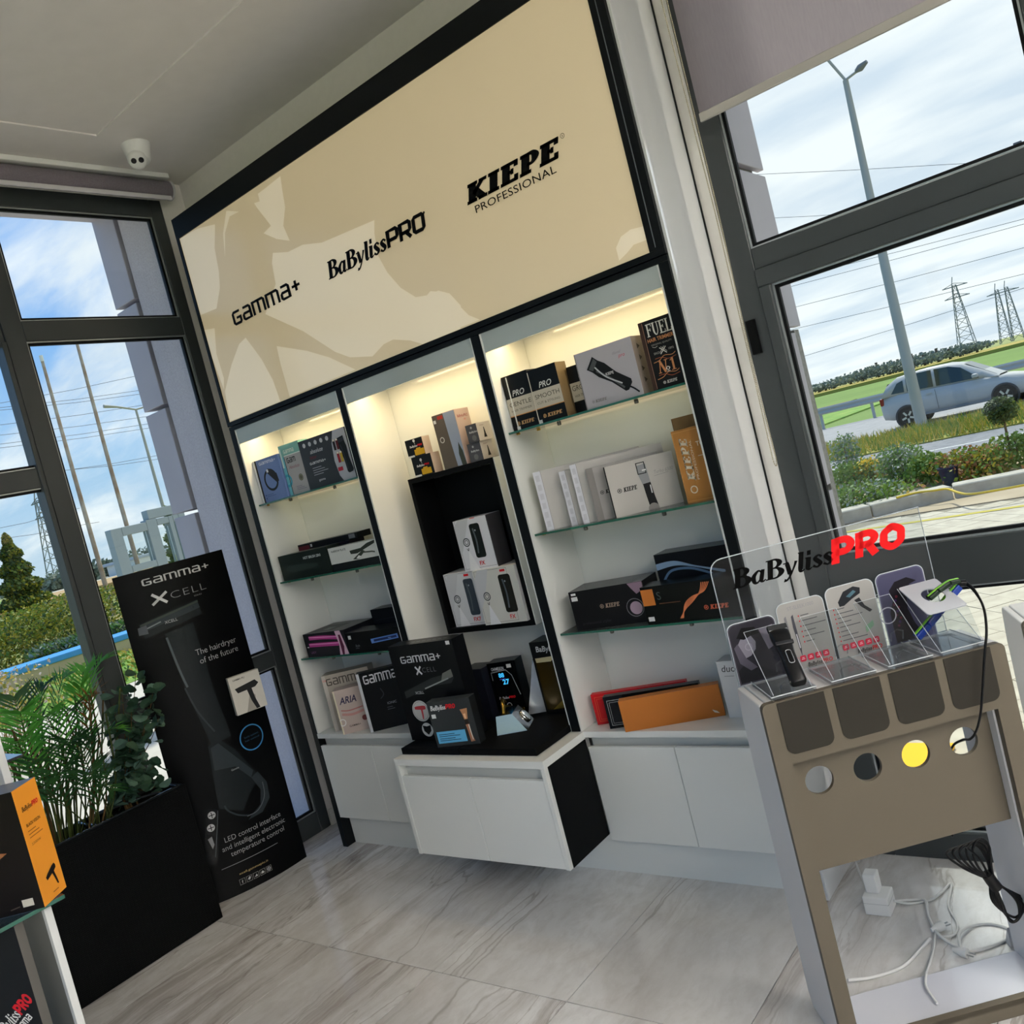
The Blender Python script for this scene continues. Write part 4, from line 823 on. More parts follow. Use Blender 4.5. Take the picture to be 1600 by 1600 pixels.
def f_(p):
    vs, fs, x = glyphs('KIEPE', SLAB, .2, .2, .06); sc = .15/x
    p.put([(.052-b_*.030, .075+a*sc) for a, b_ in vs], fs, hx('#d9cdb8')); v2, f2 = txt('PROFESSIONAL'); m_ = max(q[0] for q in v2); p.put([(.066-b_*.012, .075+a*.14/m_) for a, b_ in v2], f2, hx('#d9cdb8')); p.ring(.036, .045, .012, .004, hx('#d9cdb8')); p.text(.082, .19, .016, 'TOP', hx('#d9cdb8'), .01); p.rect(.08, .155, .118, .157, hx('#d9cdb8')); p.frame(.002, .006, .119, .25, .0018, hx('#c99a5c'))
carton('clipper_box', 'orange brown box with vertical white brand lettering, right middle shelf', (2.362, .062, z), 0, .122, .07, .257, hx('#a8753a'), f_, L=hx('#2a2018'), group=GC)
# --- right bay, lowest shelf
z = 1.0085
carton('styler_box', 'black styler box with a pink round cutout, left on the right lowest shelf', (1.783, .035, z), 8, .312, .15, .155, hx('#121214', .3), lambda p: (p.kiepe(.12, .075, .016, hx('#9a8878'), .085), p.ring(.262, .06, .034, .003, hx('#6c6c70')), p.circ(.266, .058, .025, hx('#a892a2')), p.poly([(.25, .154), (.311, .154), (.311, .125), (.28, .11), (.262, .135)], hx('#7d6a7a')), p.rect(.01, .14, .03, .148, WHT), p.text(.03, .02, .012, 'professional styler', hx('#2e2e32'))), T=hx('#2c2c2e', .25), group=GC, tags=((.008, .118, .026, .016),))
def f_(p):
    p.rect(.0, .070, .050, .130, hx('#b86e30')); p.text(.06, .088, .030, 'S', hx('#3e4a48')); p.rect(.065, .072, .15, .075, hx('#5a3c2a'))
    for i in range(5): p.line([(.135+.003*i, .012), (.165, .045+.004*i), (.20, .07+.004*i), (.232+.004*i, .10), (.246+.007*i, .132)], .0028, hx('#c8734a'))
    p.kiepe(.235, .034, .016, hx('#d0684a'), .095)
carton('styler_box', 'long black styler box with orange hair strand, front right on the lowest shelf', (2.108, .026, z), 1, .374, .09, .140, hx('#101312', .25), f_, group=GC, tags=((.008, .012, .024, .016),))
carton('styler_box', 'black styler box with pale blue hair swoosh at the back of the lowest shelf', (2.128, .145, z), 0, .345, .10, .232, hx('#0f1218', .25), lambda p: [p.line([(.0, .175+.006*i), (.08, .185+.004*i), (.16, .17), (.27, .135+.002*i)], .006, hx('#7f9ab8')) for i in range(4)] and p.line([(.02, .13), (.06, .165), (.14, .165), (.22, .135)], .009, hx('#4f6c8c')), group=GC)
# --- right worktop
z = .6125
def fr(c_): return lambda p: (p.frame(.012, .012, .37, .112, .0016, hx(c_)), p.frame(.02, .02, .36, .104, .0012, hx(c_)))
carton('gift_box', 'flat red presentation box with thin gold border, back of the right worktop', (1.740, .068, z), 18, .385, .03, .124, hx('#b4121c', .35), fr('#d0603c'), group=GD)
carton('gift_box', 'flat black presentation box with thin silver border between red and orange ones', (1.826, .024, z), 19, .375, .034, .128, hx('#0d0d0e', .25), fr('#a9acac'), group=GD)
carton('gift_box', 'flat orange tan presentation box in front on the right worktop', (1.916, -.010, z), 24, .378, .04, .121, hx('#b06a2c', .4), lambda p: (p.poly([(.335, .030), (.352, .022), (.36, .012), (.342, .018)], hx('#d8d4c8')),), group=GD)
carton('cosmetic_box', 'white upright box with dark script lettering beside the orange presentation box', (2.287, .12, z), 0, .12, .08, .212, hx('#d2d3d4'), lambda p: (p.text(.012, .172, .026, 'duo', hx('#2e2e30'), .0, .15), p.lines(.02, .155, .07, 1, .01, hx('#8a8a8c'))), group=GD)
# ------------------------------------------------------------------ brand display stand in the right foreground
STW = mat('#d3d2d2', .3, name='stand_white'); STG = mat('#5e574b', .5, name='stand_greige'); STP = mat('#2b2822', .5, name='stand_pocket')
def stand(label, loc, rz):
    st = thing('display_stand', label, 'display stand', loc, rz)
    # front frame with a window, as one plate; local x along the front, y to the rear
    def plate(name, loops, y0, th, m, bevel=0):
        vs, fs = fill2d(loops, th/2); mb = MB(); mb.add([(a, y0+th/2+c, b_) for a, b_, c in vs], [tuple(reversed(f)) for f in fs], m); return mb.build(name, st, bevel)
    plate('front_frame', [rrect(-.38, .0, .257, .958, .016, 4, (1, 1, 0, 0)), [(-.336, .045), (.205, .045), (.205, .795), (-.336, .795)]], 0, .02, STG)
    plate('recessed_panel', [[(-.3355, .482), (.1995, .482), (.1995, .797), (-.3355, .797)]]+[circ(-.2655+.130*i, .714, .0375, 28) for i in range(4)], .050, .012, STG)
    cbox('inner_wall', st, (.200, .206, .0205, .20, .0305, .797), STW); cbox('inner_wall', st, (-.342, -.336, .0205, .20, .045, .797), STW); cbox('inner_ceiling', st, (-.3355, .1995, .0205, .0495, .7975, .81), STG)
    for i in range(4):
        x = -.341+.1455*i; plate('pocket', [rrect(x, .818, x+.123, .955, .022, 5, (0, 0, 1, 1))], -.0022, .002, STP)
    side = [(0.021, 0), (.24, 0), (.255, .04), (.235, .85), (.215, .945), (.205, .954), (.021, .954)]
    for x in (-.38, .239):
        mb = MB(); mb.prism([(x, a, b_) for a, b_ in side], (.018, 0, 0), STW); mb.build('side_panel', st, .004)
    cbox('top', st, (-.3615, .2385, .0205, .205, .938, .9575), STW, .004)
    cbox('base_plate', st, (-.3615, .2385, .0205, .20, .006, .030), mat('#cdd0da', .08, 0, .5, coat=.5, name='glossy_base'), .003)
    cbox('lower_rail', st, (-.335, .204, .0, .02, .03, .044), STG)
    for x in (-.34, .22):
        mb = MB(); mb.prism([(x, .256, 0), (x, .285, 0), (x, .256, .06)], (.012, 0, 0), STW); mb.build('foot', st)
    return st
st = stand('greige floor display stand with clear brand sign and four acrylic holders', (3.109, -.455, 0), math.radians(40))
RZ = math.radians(40); SO = Vector((3.109, -.455, 0)); SM = Matrix.Translation(SO) @ Matrix.Rotation(RZ, 4, 'Z')
st2 = stand('second display stand at the right edge, only its left corner in view', (3.109+.72*math.cos(RZ)+.02, -.455+.72*math.sin(RZ)-.0, 0), math.radians(22))
def onst(x, y, z=.9585): return SM @ Vector((x, y, z))
# clear brand sign
sgn = thing('acrylic_sign', 'clear acrylic upright sign with black and red brand name on the stand', 'sign', onst(0, .207, .958), RZ)
vs, fs = fill2d([rrect(-.375, .0, .222, .352, .035, 5, (0, 1, 0, 0))], .0015)
mb = MB(); mb.add([(a, c, b_) for a, b_, c in vs], [tuple(reversed(f)) for f in fs], ACRYL); mb.build('clear_pane', sgn)
mb = MB(); lp = rrect(-.375, .0, .222, .352, .035, 5, (0, 1, 0, 0)); mb.tube([(a, 0, b_) for a, b_ in lp], .0018, ACRYLEDGE, 6, closed=True); mb.build('bright_edge', sgn)
mb = MB(); pr = Pr(mb, lambda u, v, k: (u, -.0016-k, v)); pr.gl(-.325, .262, .052, 'BaByliss', SERIF, mat('#050505', .5, 0, .04), .1, .18, .285, .02, fat=1.3); mb.build('black_lettering', sgn)
mb = MB(); pr = Pr(mb, lambda u, v, k: (u, -.0016-k, v)); pr.gl(-.048, .258, .068, 'PRO', PROG, mat('#e00a12', .35), .27, .18, .215); pr.text(.168, .335, .006, 'TM', mat('#070707', .35)); mb.build('red_lettering', sgn)
# printed cards standing against the sign
def card(label, x, w, h, paper, art):
    c = thing('product_card', label, 'card', onst(x, .188, .9585), RZ, 'product cards on the display stand')
    lp = rrect(0, 0, w, h, .020, 5, (1, 1, 0, 0)); vs, fs = fill2d([lp], .001)
    mb = MB(); mb.add([(a, .010+c_, b_) for a, b_, c_ in vs], [tuple(reversed(f)) for f in fs], paper); art(Pr(mb, lambda u, v, k: (u, .0088-k, v))); mb.build('card', c)
    mb = MB(); mb.tube([(a, .010, b_) for a, b_ in lp], .0016, ACRYLEDGE, 6, closed=True); mb.build('clear_rim', c)
def a1(p):
    p.poly(rrect(.004, .004, .131, .166, .018, 5, (1, 1, 0, 0)), hx('#2a2830'))
    p.poly([(.006, .04), (.03, .06), (.05, .05), (.1, .02), (.125, .01), (.125, .005), (.006, .005)], hx('#1c1b20')); p.poly([(.012, .10), (.03, .125), (.06, .13), (.07, .11), (.066, .09), (.05, .075), (.03, .07), (.016, .08)], hx('#8d8894')); p.poly([(.02, .13), (.04, .155), (.075, .15), (.085, .13), (.06, .128), (.04, .122)], hx('#0d0c0e')); p.poly([(.008, .105), (.02, .115), (.035, .07), (.06, .04), (.04, .035), (.015, .06)], hx('#56525e')); p.ring(.048, .1, .009, .003, hx('#a09aa8')); p.poly([(.085, .14), (.125, .145), (.125, .09), (.1, .08)], hx('#77717e'))
card('product card with a dark photo of a bearded man, leftmost on the stand', -.373, .135, .170, hx('#4a4852'), a1)
ICON = hx('#c4344a')
def icons(p, n, u0, v, s_=.017, gap=.0215):
    for i in range(n): p.poly(rrect(u0+gap*i, v, u0+gap*i+s_, v+s_, .004, 3), ICON); p.rect(u0+gap*i+.004, v+.006, u0+gap*i+s_-.004, v+.008, hx('#e8c0c4')); p.rect(u0+gap*i+.006, v+.010, u0+gap*i+s_-.005, v+.012, hx('#e8c0c4'))
def bullets(p, u, v, n, w, dv=.0145):
    for i in range(n): p.rect(u, v-i*dv, u+.003, v-i*dv+.004, RED); p.rect(u+.007, v-i*dv+.0008, u+.007+w*(.35+.65*((i*7 % 5)/4)), v-i*dv+.003, hx('#55555a'))
def a2(p):
    p.text(.03, .168, .010, 'ST-SLEEK1000', hx('#8a8a90'), 0, 0, 'l', 1, .075)
    for u, c_ in ((.016, '#77777c'), (.036, '#4a4a52')): p.poly([(u, .15), (u+.006, .155), (u+.009, .06), (u+.006, .035), (u+.003, .06), (u-.001, .12)], hx(c_)); p.line([(u+.004, .1), (u+.006, .06)], .003, hx('#c9c9d0'))
    bullets(p, .055, .145, 6, .065); icons(p, 5, .012, .022); p.text(.05, .006, .011, 'BaByliss', K0, .01, .15, 'l', 1, .04); p.text(.092, .006, .011, 'PRO', RED, .02, .1, 'l', 1, .028)
card('light grey text card with two slim styler pictures, second on the stand', -.229, .132, .190, hx('#9d9b98', .3), a2)
def a3(p):
    p.poly([(.03, .155), (.05, .18), (.08, .188), (.098, .18), (.095, .165), (.07, .155), (.045, .142), (.032, .142)], hx('#23252a')); p.poly([(.055, .165), (.078, .178), (.085, .172), (.065, .16)], hx('#4a6a78')); p.poly([(.075, .15), (.09, .154), (.1, .13), (.118, .112), (.11, .108), (.09, .128)], hx('#2a2a2e'))
    bullets(p, .012, .135, 8, .07, .0125); p.poly([(.088, .055), (.112, .07), (.112, .085), (.088, .072)], hx('#7da085')); icons(p, 5, .014, .022); p.text(.05, .006, .011, 'BaByliss', K0, .01, .15, 'l', 1, .04); p.text(.092, .006, .011, 'PRO', RED, .02, .1, 'l', 1, .028)
card('light grey text card with a black hair dryer picture, third on the stand', -.088, .135, .198, hx('#9d9b98', .3), a3)
def a4(p):
    p.poly(rrect(.005, .004, .130, .196, .018, 5, (1, 1, 0, 0)), hx('#45455f')); p.poly([(.02, .004), (.02, .09), (.035, .12), (.03, .15), (.05, .17), (.085, .175), (.11, .16), (.09, .155), (.075, .13), (.07, .09), (.08, .05), (.1, .004)], hx('#1a161e'))
    for i in range(9): p.circ(.036+.005*(i % 3), .05+.01*i, .004, hx(('#5a1c3c', '#3a1f5a', '#6a2030')[i % 3]), 8)
    p.ring(.012, .085, .022, .003, hx('#c9c9d4'))
card('violet card with a dark curly hair picture, fourth on the stand', .056, .135, .200, hx('#55556f'), a4)
# acrylic holders: a smoked base and a clear easel sheet
def holder(label, x, hook=True, box=False):
    h_ = thing('acrylic_holder', label, 'holder', onst(x, 0, .9585), RZ, 'acrylic holders on the display stand')
    cbox('base', h_, (-.058, .058, .010, .176, 0, .010), ACRYLGREY)
    mb = MB()
    for a, b_ in (((-.058, .010), (.058, .010)), ((.058, .010), (.058, .176)), ((-.058, .176), (-.058, .010))): mb.tube([(*a, .010), (*b_, .010)], .0016, ACRYLEDGE, 6)
    mb.build('bright_edge', h_)
    if not box:
        mb = MB(); mb.prism([(-.050, .018, .0105), (.050, .018, .0105), (.050, .160, .150), (-.050, .160, .150)], (0, .003, -.002), ACRYL); s_ = mb.build('easel_sheet', h_)
        mb = MB(); mb.tube([(-.050, .018, .012), (-.050, .160, .151), (.050, .160, .151), (.050, .018, .012)], .0010, ACRYLEDGE, 6); mb.build('bright_rim', s_)
        mb = MB(); mb.tube([(-.03, .014, .012), (-.03, .014, .030), (-.02, .012, .038), (.012, .012, .038), (.02, .016, .03), (.03, .03, .028)], .0022, ACRYL, 8); mb.build('front_hook', h_)
        mb = MB(); mb.tube([(-.016, .06, .055), (-.016, .05, .078), (0, .046, .086), (.016, .05, .078), (.016, .06, .055)], .0018, ACRYL, 8); mb.build('rest_loop', h_)
    else:
        mb = MB(); mb.prism([(-.058, .012, .0105), (.052, .012, .0105), (.040, .165, .157), (-.062, .165, .157)], (0, .003, -.002), ACRYL); s_ = mb.build('easel_sheet', h_)
        mb = MB(); mb.tube([(-.058, .012, .012), (-.062, .165, .157)], .0010, ACRYLEDGE, 6); mb.tube([(.052, .012, .012), (.040, .165, .157)], .0010, ACRYLEDGE, 6); mb.build('bright_rim', s_)
        tl = math.atan2(.052, .137); vs, fs = fill2d([rrect(-.060, .0, .046, .1465, .008), circ(-.002, .075, .028, 24, .034)], .0015)
        mb = MB(); mb.add([(a, .028+b_*math.cos(tl)-c_*math.sin(tl), .106+b_*math.sin(tl)+c_*math.cos(tl)) for a, b_, c_ in vs], fs, mat('#b9bbc2', .25, name='frosted_acrylic')); mb.build('holed_top', h_)
        mb = MB(); mb.prism([(.046, .0285, .105), (-.060, .0285, .105), (-.056, .0115, .0105), (.056, .0115, .0105)], (0, .002, 0), ACRYL); mb.build('front_sheet', h_)
    return h_
holder('clear holder with a black hair clipper leaning on it, leftmost on the stand', -.288)
holder('empty clear holder in front of the first text card', -.130)
holder('empty clear holder in front of the dryer text card', .020)
holder('clear box holder with a round hole holding the blue straightener', .158, box=True)
# black hair clipper leaning on the first holder
Q = SM @ Matrix.Translation((-.268, .030, .9705)) @ Matrix.Rotation(math.radians(-43.5), 4, 'X') @ Matrix.Rotation(math.radians(4), 4, 'Y')
cl = bpy.data.objects.new('hair_clipper', None); COL.objects.link(cl); cl.matrix_world = Q; tag(cl, 'black cordless hair clipper standing in the leftmost acrylic holder', 'hair clipper')
mb = MB(); secs = [(0, .018, .014), (.004, .021, .016), (.05, .0195, .016), (.09, .019, .015), (.115, .022, .017), (.135, .0255, .018), (.150, .0265, .017), (.158, .025, .012)]
n = 16; vs = []
for z_, a, b_ in secs:
    for j in range(n):
        t = 2*math.pi*j/n; c_, s_ = math.cos(t), math.sin(t); vs.append((a*math.copysign(abs(c_)**.6, c_), -.019+b_*math.copysign(abs(s_)**.6, s_), z_))
mb.add(vs, [(i*n+j, i*n+(j+1) % n, (i+1)*n+(j+1) % n, (i+1)*n+j) for i in range(len(secs)-1) for j in range(n)], mat('#131315', .3), True); mb.add(vs[:n], [tuple(range(n-1, -1, -1))], BPLAS); mb.add(vs[-n:], [tuple(range(n))], BPLAS)
mb.build('body', cl)
cbox('blade', cl, (-.026, .026, -.026, -.012, .1585, .176), mat('#4a4c50', .25, .8), .002)
cbox('collar', cl, (-.0235, .0235, -.0385, -.030, .108, .118), mat('#2c2d30', .2), .001)
mb = MB(); lp = rrect(-.007, .052, .007, .09, .005); mb.tube([(a, -.0365, b_) for a, b_ in lp], .0012, mat('#b9bcc0', .2, .8), 6, closed=True); mb.build('switch_ring', cl)
cbox('switch', cl, (-.005, .005, -.0375, -.034, .055, .087), BPLAS, .001)
# blue and green straightener lying through the box holder, with its cord
sn = thing('hair_straightener', 'blue and lime green hair straightener propped in the box holder with black cord', 'hair straightener', onst(.150, .09, 0), RZ)
BLU = mat('#1e3a8c', .25, name='blue_plastic'); LIM = mat('#7fc832', .3, name='lime_plastic'); DGR = mat('#1c2c20', .35, name='dark_green_plastic')
def arm(name, pts, m, wd, th):
    mb = MB(); P_ = [Vector(p) for p in pts]
    for a, b_ in zip(P_, P_[1:]):
        d = (b_-a).normalized(); up = Vector((0, -1, 0)).cross(d).normalized()*th; sd_ = Vector((0, wd, 0))
        mb.add([a+sd_+up, a+sd_-up, a-sd_-up, a-sd_+up, b_+sd_+up, b_+sd_-up, b_-sd_-up, b_-sd_+up], [(3, 2, 1, 0), (4, 5, 6, 7), (0, 1, 5, 4), (1, 2, 6, 5), (2, 3, 7, 6), (3, 0, 4, 7)], m)
    return mb.build(name, sn, .003)
sn.location = onst(0, .10, 0)
arm('lower_arm', [(.088, .0, .994), (.125, 0, 1.020), (.16, .0, 1.045), (.20, .0, 1.078), (.228, .0, 1.098)], BLU, .013, .0085)
arm('lime_edge', [(.086, .0, 1.0035), (.122, 0, 1.0295), (.157, .0, 1.0545), (.196, .0, 1.0875), (.226, .0, 1.1075)], LIM, .005, .0016)
arm('upper_arm', [(.142, .0, 1.086), (.17, .0, 1.100), (.205, .0, 1.113), (.232, .0, 1.112)], DGR, .012, .006)
arm('lime_trim', [(.142, .0, 1.0925), (.169, .0, 1.1065), (.205, .0, 1.1195), (.232, .0, 1.1185)], LIM, .004, .0012)
mb = MB(); mb.tube([(.226, 0, 1.106), (.246, -.004, 1.102)], .009, BPLAS, 12); mb.build('cord_joint', sn)
cpts = cat_rom([(.246, -.004, 1.102), (.250, -.03, 1.085), (.240, -.075, 1.05), (.212, -.118, 1.005), (.190, -.128, .955), (.174, -.122, .888), (.152, -.116, .805), (.135, -.106, .757), (.128, -.078, .728), (.125, -.04, .714), (.11, -.0, .68), (.08, -.0, .6), (.075, .0, .50), (.05, -.02, .46)], 6)
mb = MB(); mb.tube(cpts[:10], [.006, .0058, .0055, .005, .005, .0046, .0045, .004, .004, .0035], BPLAS, 8); mb.build('strain_relief', sn)
mb = MB(); mb.tube(cpts[9:], .0032, BPLAS, 8); mb.build('cord', sn)
# tied bundle of the cord hanging below
cb = thing('cord_bundle', 'tied bundle of black cable hanging inside the display stand', 'cable', onst(.13, .08, .31), RZ)
for i in range(5):
    a = .045+.008*i; dx = -.012*i+.02
    mb = MB(); mb.tube(cat_rom([(0, .004*i, 0), (-.03-.008*i, .004*i, .05), (-.055-.004*i+dx, .004*i, .10), (-.03+dx, .004*i, .125-.004*i), (.0+dx*.5, .004*i, .10), (.004, .004*i, .05), (0.002, .004*i, 0)], 6), .0034, BPLAS, 7); mb.build('upper_loop', cb)
    mb = MB(); mb.tube(cat_rom([(0, .004*i, 0), (.01-.004*i, .004*i, -.06), (.02+.006*i, .004*i, -.115-.004*(i % 3)), (.045+.010*i, .004*i, -.11+.006*i), (.05+.006*i, .004*i, -.07), (.03, .004*i, -.03), (0.004, .004*i, 0)], 6), .0034, BPLAS, 7); mb.build('lower_loop', cb)
mb = MB(); mb.tube([(-.008, .01, .022), (.0, .01, 0), (.010, .01, -.022)], .016, BPLAS, 10); mb.build('tie', cb)
mb = MB(); mb.tube(cat_rom([(0, .01, .0), (-.02, .005, .07), (-.06, -.03, .125), (-.075, -.06, .15)], 5), .0032, BPLAS, 7); mb.build('tail', cb)
# ------------------------------------------------------------------ cables and plugs on the floor under the stand
CW = mat('#d6d7d6', .35, name='white_cable')
def cable(label, pts, r=.004, name='power_cable'):
    mb = MB(); mb.tube(cat_rom(pts, 8), r, CW, 8); o = mb.build(name); return tag(o, label, 'cable', 'white cables on the floor')
zc = .005
ad = thing('power_adapter', 'white power adapter cube with plug block on the floor under the stand', 'adapter', (2.70, .0, 0), math.radians(2))
cbox('block', ad, (-.02, .06, -.044, .034, 0.0005, .062), WPLAS, .004); cbox('upper_block', ad, (-.012, .03, -.02, .026, .0625, .125), WPLAS, .004); cbox('seam', ad, (-.0205, .0605, -.0445, .0345, .040, .0408), mat('#a9aaa9', .4))
cable('white cable running from the window corner to the power adapter', [(2.50+.065, .258, zc), (2.62, .15, zc), (2.668, .09, .008), (2.69, .04, .02)])
cable('white cable looping from the adapter past the two plugs', [(2.764, .006, .03), (2.80, .04, zc), (2.854, .073, zc), (2.878, .12, zc), (2.898, .178, .006), (2.914, .051, zc), (2.954, -.034, zc), (2.96, -.095, zc), (2.92, -.125, .008)])
cable('thick white cable curling in a large loop near the front of the stand', [(2.764, .02, .02), (2.80, .06, zc), (2.845, .055, .013), (2.868, -.016, zc), (2.917, -.115, .014), (2.981, -.159, zc), (3.035, -.158, zc), (3.113, -.059, zc), (3.06, -.02, zc), (3.005, -.035, zc), (2.975, -.10, .014), (2.989, -.166, zc)], .0048)
cable('white cable crossing the floor to the left leg of the stand', [(2.734, -.405, .02), (2.79, -.352, zc), (2.855, -.283, zc), (2.887, -.174, zc), (2.90, -.14, .01)], .0048)
cable('thin white cable hanging over the glossy base plate', [(2.908, -.10, .012), (2.919, -.20, zc), (2.925, -.30, .012), (2.938, -.345, .036), (2.95, -.40, .036), (2.99, -.46, .036)], .0035)
for nm, (x, y, a), lb in (('a', (2.913, -.085, 50), 'white plug lying where the floor cables meet'), ('b', (2.996, -.19, -15), 'white two pin plug lying beside the glossy base plate')):
    p_ = thing('power_plug', lb, 'plug', (x, y, .0), math.radians(a), 'white plugs on the floor')
    mb = MB(); mb.tube([(-.025, 0, .014), (-.01, 0, .014), (.0, 0, .014), (.018, 0, .014)], [.006, .010, .0135, .0135], WPLAS, 14); mb.build('body', p_)
    for s_ in (-.0065, .0065):
        mb = MB(); mb.tube([(.0185, s_, .014), (.038, s_, .014)], .0022, CHROME, 8); mb.build('pin', p_)
# ------------------------------------------------------------------ shop shelving at the lower left edge
g = thing('shop_shelf', 'white shop shelf with glass top at the lower left edge', 'shelf', (1.1, -1.95, 0))
cbox('rear_panel', g, (-.5, .292, .066, .084, 0, .938), mat('#6f6f6a', .5), .001); cbox('edge_profile', g, (.2925, .31, .066, .084, 0, .938), WPLAS, .001)  # panel face greyed to put shade into its colour; edge strip stays white
cbox('base', g, (-.5, .29, -.30, .065, .02, .10), WPLAS); cbox('lower_shelf', g, (-.5, .30, -.30, .065, .44, .458), WPLAS)
cbox('glass_top', g, (-.5, .335, -.32, .11, .9395, .949), SHELFGLASS); cbox('glass_edge', g, (.3351, .337, -.32, .11, .9395, .949), SHELFEDGE)
cbox('post', g, (.075, .11, .13, .15, 0, 1.75), WPLAS, .002); cbox('upper_glass', g, (-.4, .082, .0, .20, 1.265, 1.272), glass('blue_shelf_glass', '#a8c8e8', 1.6)); cbox('upper_edge', g, (-.4, .084, -.002, 0, 1.262, 1.272), mat('#1a2c40', .2))
cbox('bracket', g, (-.1, .07, .12, .15, 1.225, 1.262), BPLAS)
def r_(p):
    p.baby(.018, .232, .012, hx('#2a1c10'), RED, .068); p.text(.018, .194, .008, 'BLACK VISION', hx('#3a2410'), .01, 0, 'l', 1, .06); p.lines(.018, .182, .062, 3, .008, hx('#8a5620'), .002); p.text(.018, .148, .006, '2200W', hx('#7a4c1c'), 0, 0, 'l', 1, .04); dryer(p, .058, .062, .05, hx('#15110e'), None, .35); p.rect(.045, .014, .07, .016, hx('#8a5620'))
carton('dryer_box', 'large dark brown box with bright orange side standing on the glass shelf', (1.250, -2.056, .950), 37.7, .262, .102, .292, hx('#15100e', .3), lambda p: (p.poly([(.1, .14), (.16, .16), (.21, .15), (.19, .14), (.15, .13), (.1, .12)], hx('#8a5c3a')), p.line([(.02, .1), (.1, .05), (.12, .01)], .01, hx('#3a2a20')), p.rect(.212, .012, .240, .030, hx('#cfc9bd')), p.line([(.18, .012), (.205, .016)], .003, hx('#4a443e'))), R=hx('#e8962e', .45), right=r_, T=hx('#54545c', .35))
def f_(p):
    k = math.radians(38)
    def rt(u, v, h_, st, font, m, w, sh, wid):
        vs, fs, x = glyphs(st, font, w, sh); sc = wid/x; p.put([(u+a*sc*math.cos(k)-b_*h_*math.sin(k), v+a*sc*math.sin(k)+b_*h_*math.cos(k)) for a, b_ in vs], fs, m)
    rt(.185, .20, .030, 'BaByliss', SERIF, hx('#d8d8d6'), .1, .15, .085); rt(.252, .252, .030, 'PRO', PROG, hx('#c0202c'), .25, .1, .05); rt(.23, .205, .016, 'Gamma', TECH, hx('#d8d8d6'), .2, .1, .06)
    p.poly([(.16, .30), (.19, .33), (.198, .40), (.185, .36), (.165, .34)], hx('#c9cccd')); p.line([(.18, .33), (.205, .36), (.206, .42)], .006, hx('#c9cccd'))
carton('dryer_box', 'black printed box on the lower shelf under the glass top', (1.172, -2.135, .459), 38, .295, .035, .468, hx('#181a1c', .4), f_, R=hx('#6d6b66'))
# ------------------------------------------------------------------ planter with two plants in front of the left window
WICK = bpy.data.materials.new('black_woven_resin'); WICK.use_nodes = True; t_ = WICK.node_tree; b_ = P(WICK); b_.inputs['Base Color'].default_value = lin('#0a0c0d'); b_.inputs['Specular IOR Level'].default_value = .09; b_.inputs['Roughness'].default_value = .5
tcn = t_.nodes.new('ShaderNodeTexCoord'); br = t_.nodes.new('ShaderNodeTexBrick'); mpn = t_.nodes.new('ShaderNodeMapping'); mpn.inputs['Rotation'].default_value = (0, math.radians(90), math.radians(90)); t_.links.new(tcn.outputs['Object'], mpn.inputs[0])
sxn = t_.nodes.new('ShaderNodeSeparateXYZ'); cmb = t_.nodes.new('ShaderNodeCombineXYZ'); ad = t_.nodes.new('ShaderNodeMath'); t_.links.new(tcn.outputs['Object'], sxn.inputs[0]); t_.links.new(sxn.outputs[0], ad.inputs[0]); t_.links.new(sxn.outputs[1], ad.inputs[1]); t_.links.new(ad.outputs[0], cmb.inputs[0]); t_.links.new(sxn.outputs[2], cmb.inputs[1])
t_.links.new(cmb.outputs[0], br.inputs['Vector']); br.inputs['Scale'].default_value = 28; br.inputs['Brick Width'].default_value = .9; br.inputs['Row Height'].default_value = .22; br.inputs['Mortar Size'].default_value = .03; br.inputs['Mortar Smooth'].default_value = 1
bn = t_.nodes.new('ShaderNodeBump'); bn.inputs['Strength'].default_value = .9; bn.inputs['Distance'].default_value = .006; bn.invert = True; t_.links.new(br.outputs['Fac'], bn.inputs['Height']); t_.links.new(bn.outputs[0], b_.inputs['Normal'])
pl = thing('planter', 'long black woven planter box with two plants in front of the left window', 'planter', (-.195, -1.22, 0))
for dm in ((.100, .115, -.54, .54, 0.002, .655), (-.115, -.10, -.54, .54, 0.002, .655), (-.0999, .0999, -.54, -.525, .002, .655), (-.0999, .0999, .525, .54, .002, .655)): cbox('wall', pl, dm, WICK, .004)
SOIL = noisy('#15110d', '#2a221a', 60, .95, .6, 'potting_soil')
cbox('soil', pl, (-.099, .099, -.524, .524, .50, .60), SOIL)
RIM = mat('#2e3236', .12, .2, name='glossy_rim')
mb = MB()
for a in ((-.098, -.088, -.52, .52), (.088, .098, -.52, .52), (-.088, .088, .508, .52), (-.088, .088, .12, .134), (-.088, .088, -.52, -.508)): mb.box(*a, .646, .66, RIM)
mb.build('liner_rim', pl, .002)
mb = MB(); mb.tube(cat_rom([(-.06, .17, .62), (-.06, .18, .655), (.0, .30, .665), (.05, .44, .655), (.05, .45, .62)], 5), .006, RIM, 8); mb.build('liner_handle', pl)
cbox('bag_edge', pl, (-.05, .085, -.30, -.05, .601, .672), noisy('#9a968c', '#bdb8ac', 25, .7, .4, 'pale_plastic_bag'), .02)
LEAFP = leafmat('palm_leaf', '#3a8a2e', '#78c44e', .4); LEAFD = leafmat('palm_leaf_dark', '#1c4422', '#35682f', .3); STEM = mat('#3f4a22', .6); STEMB = mat('#5a4628', .7); DRY = leafmat('dry_leaf', '#7a4a20', '#96682e', .25)
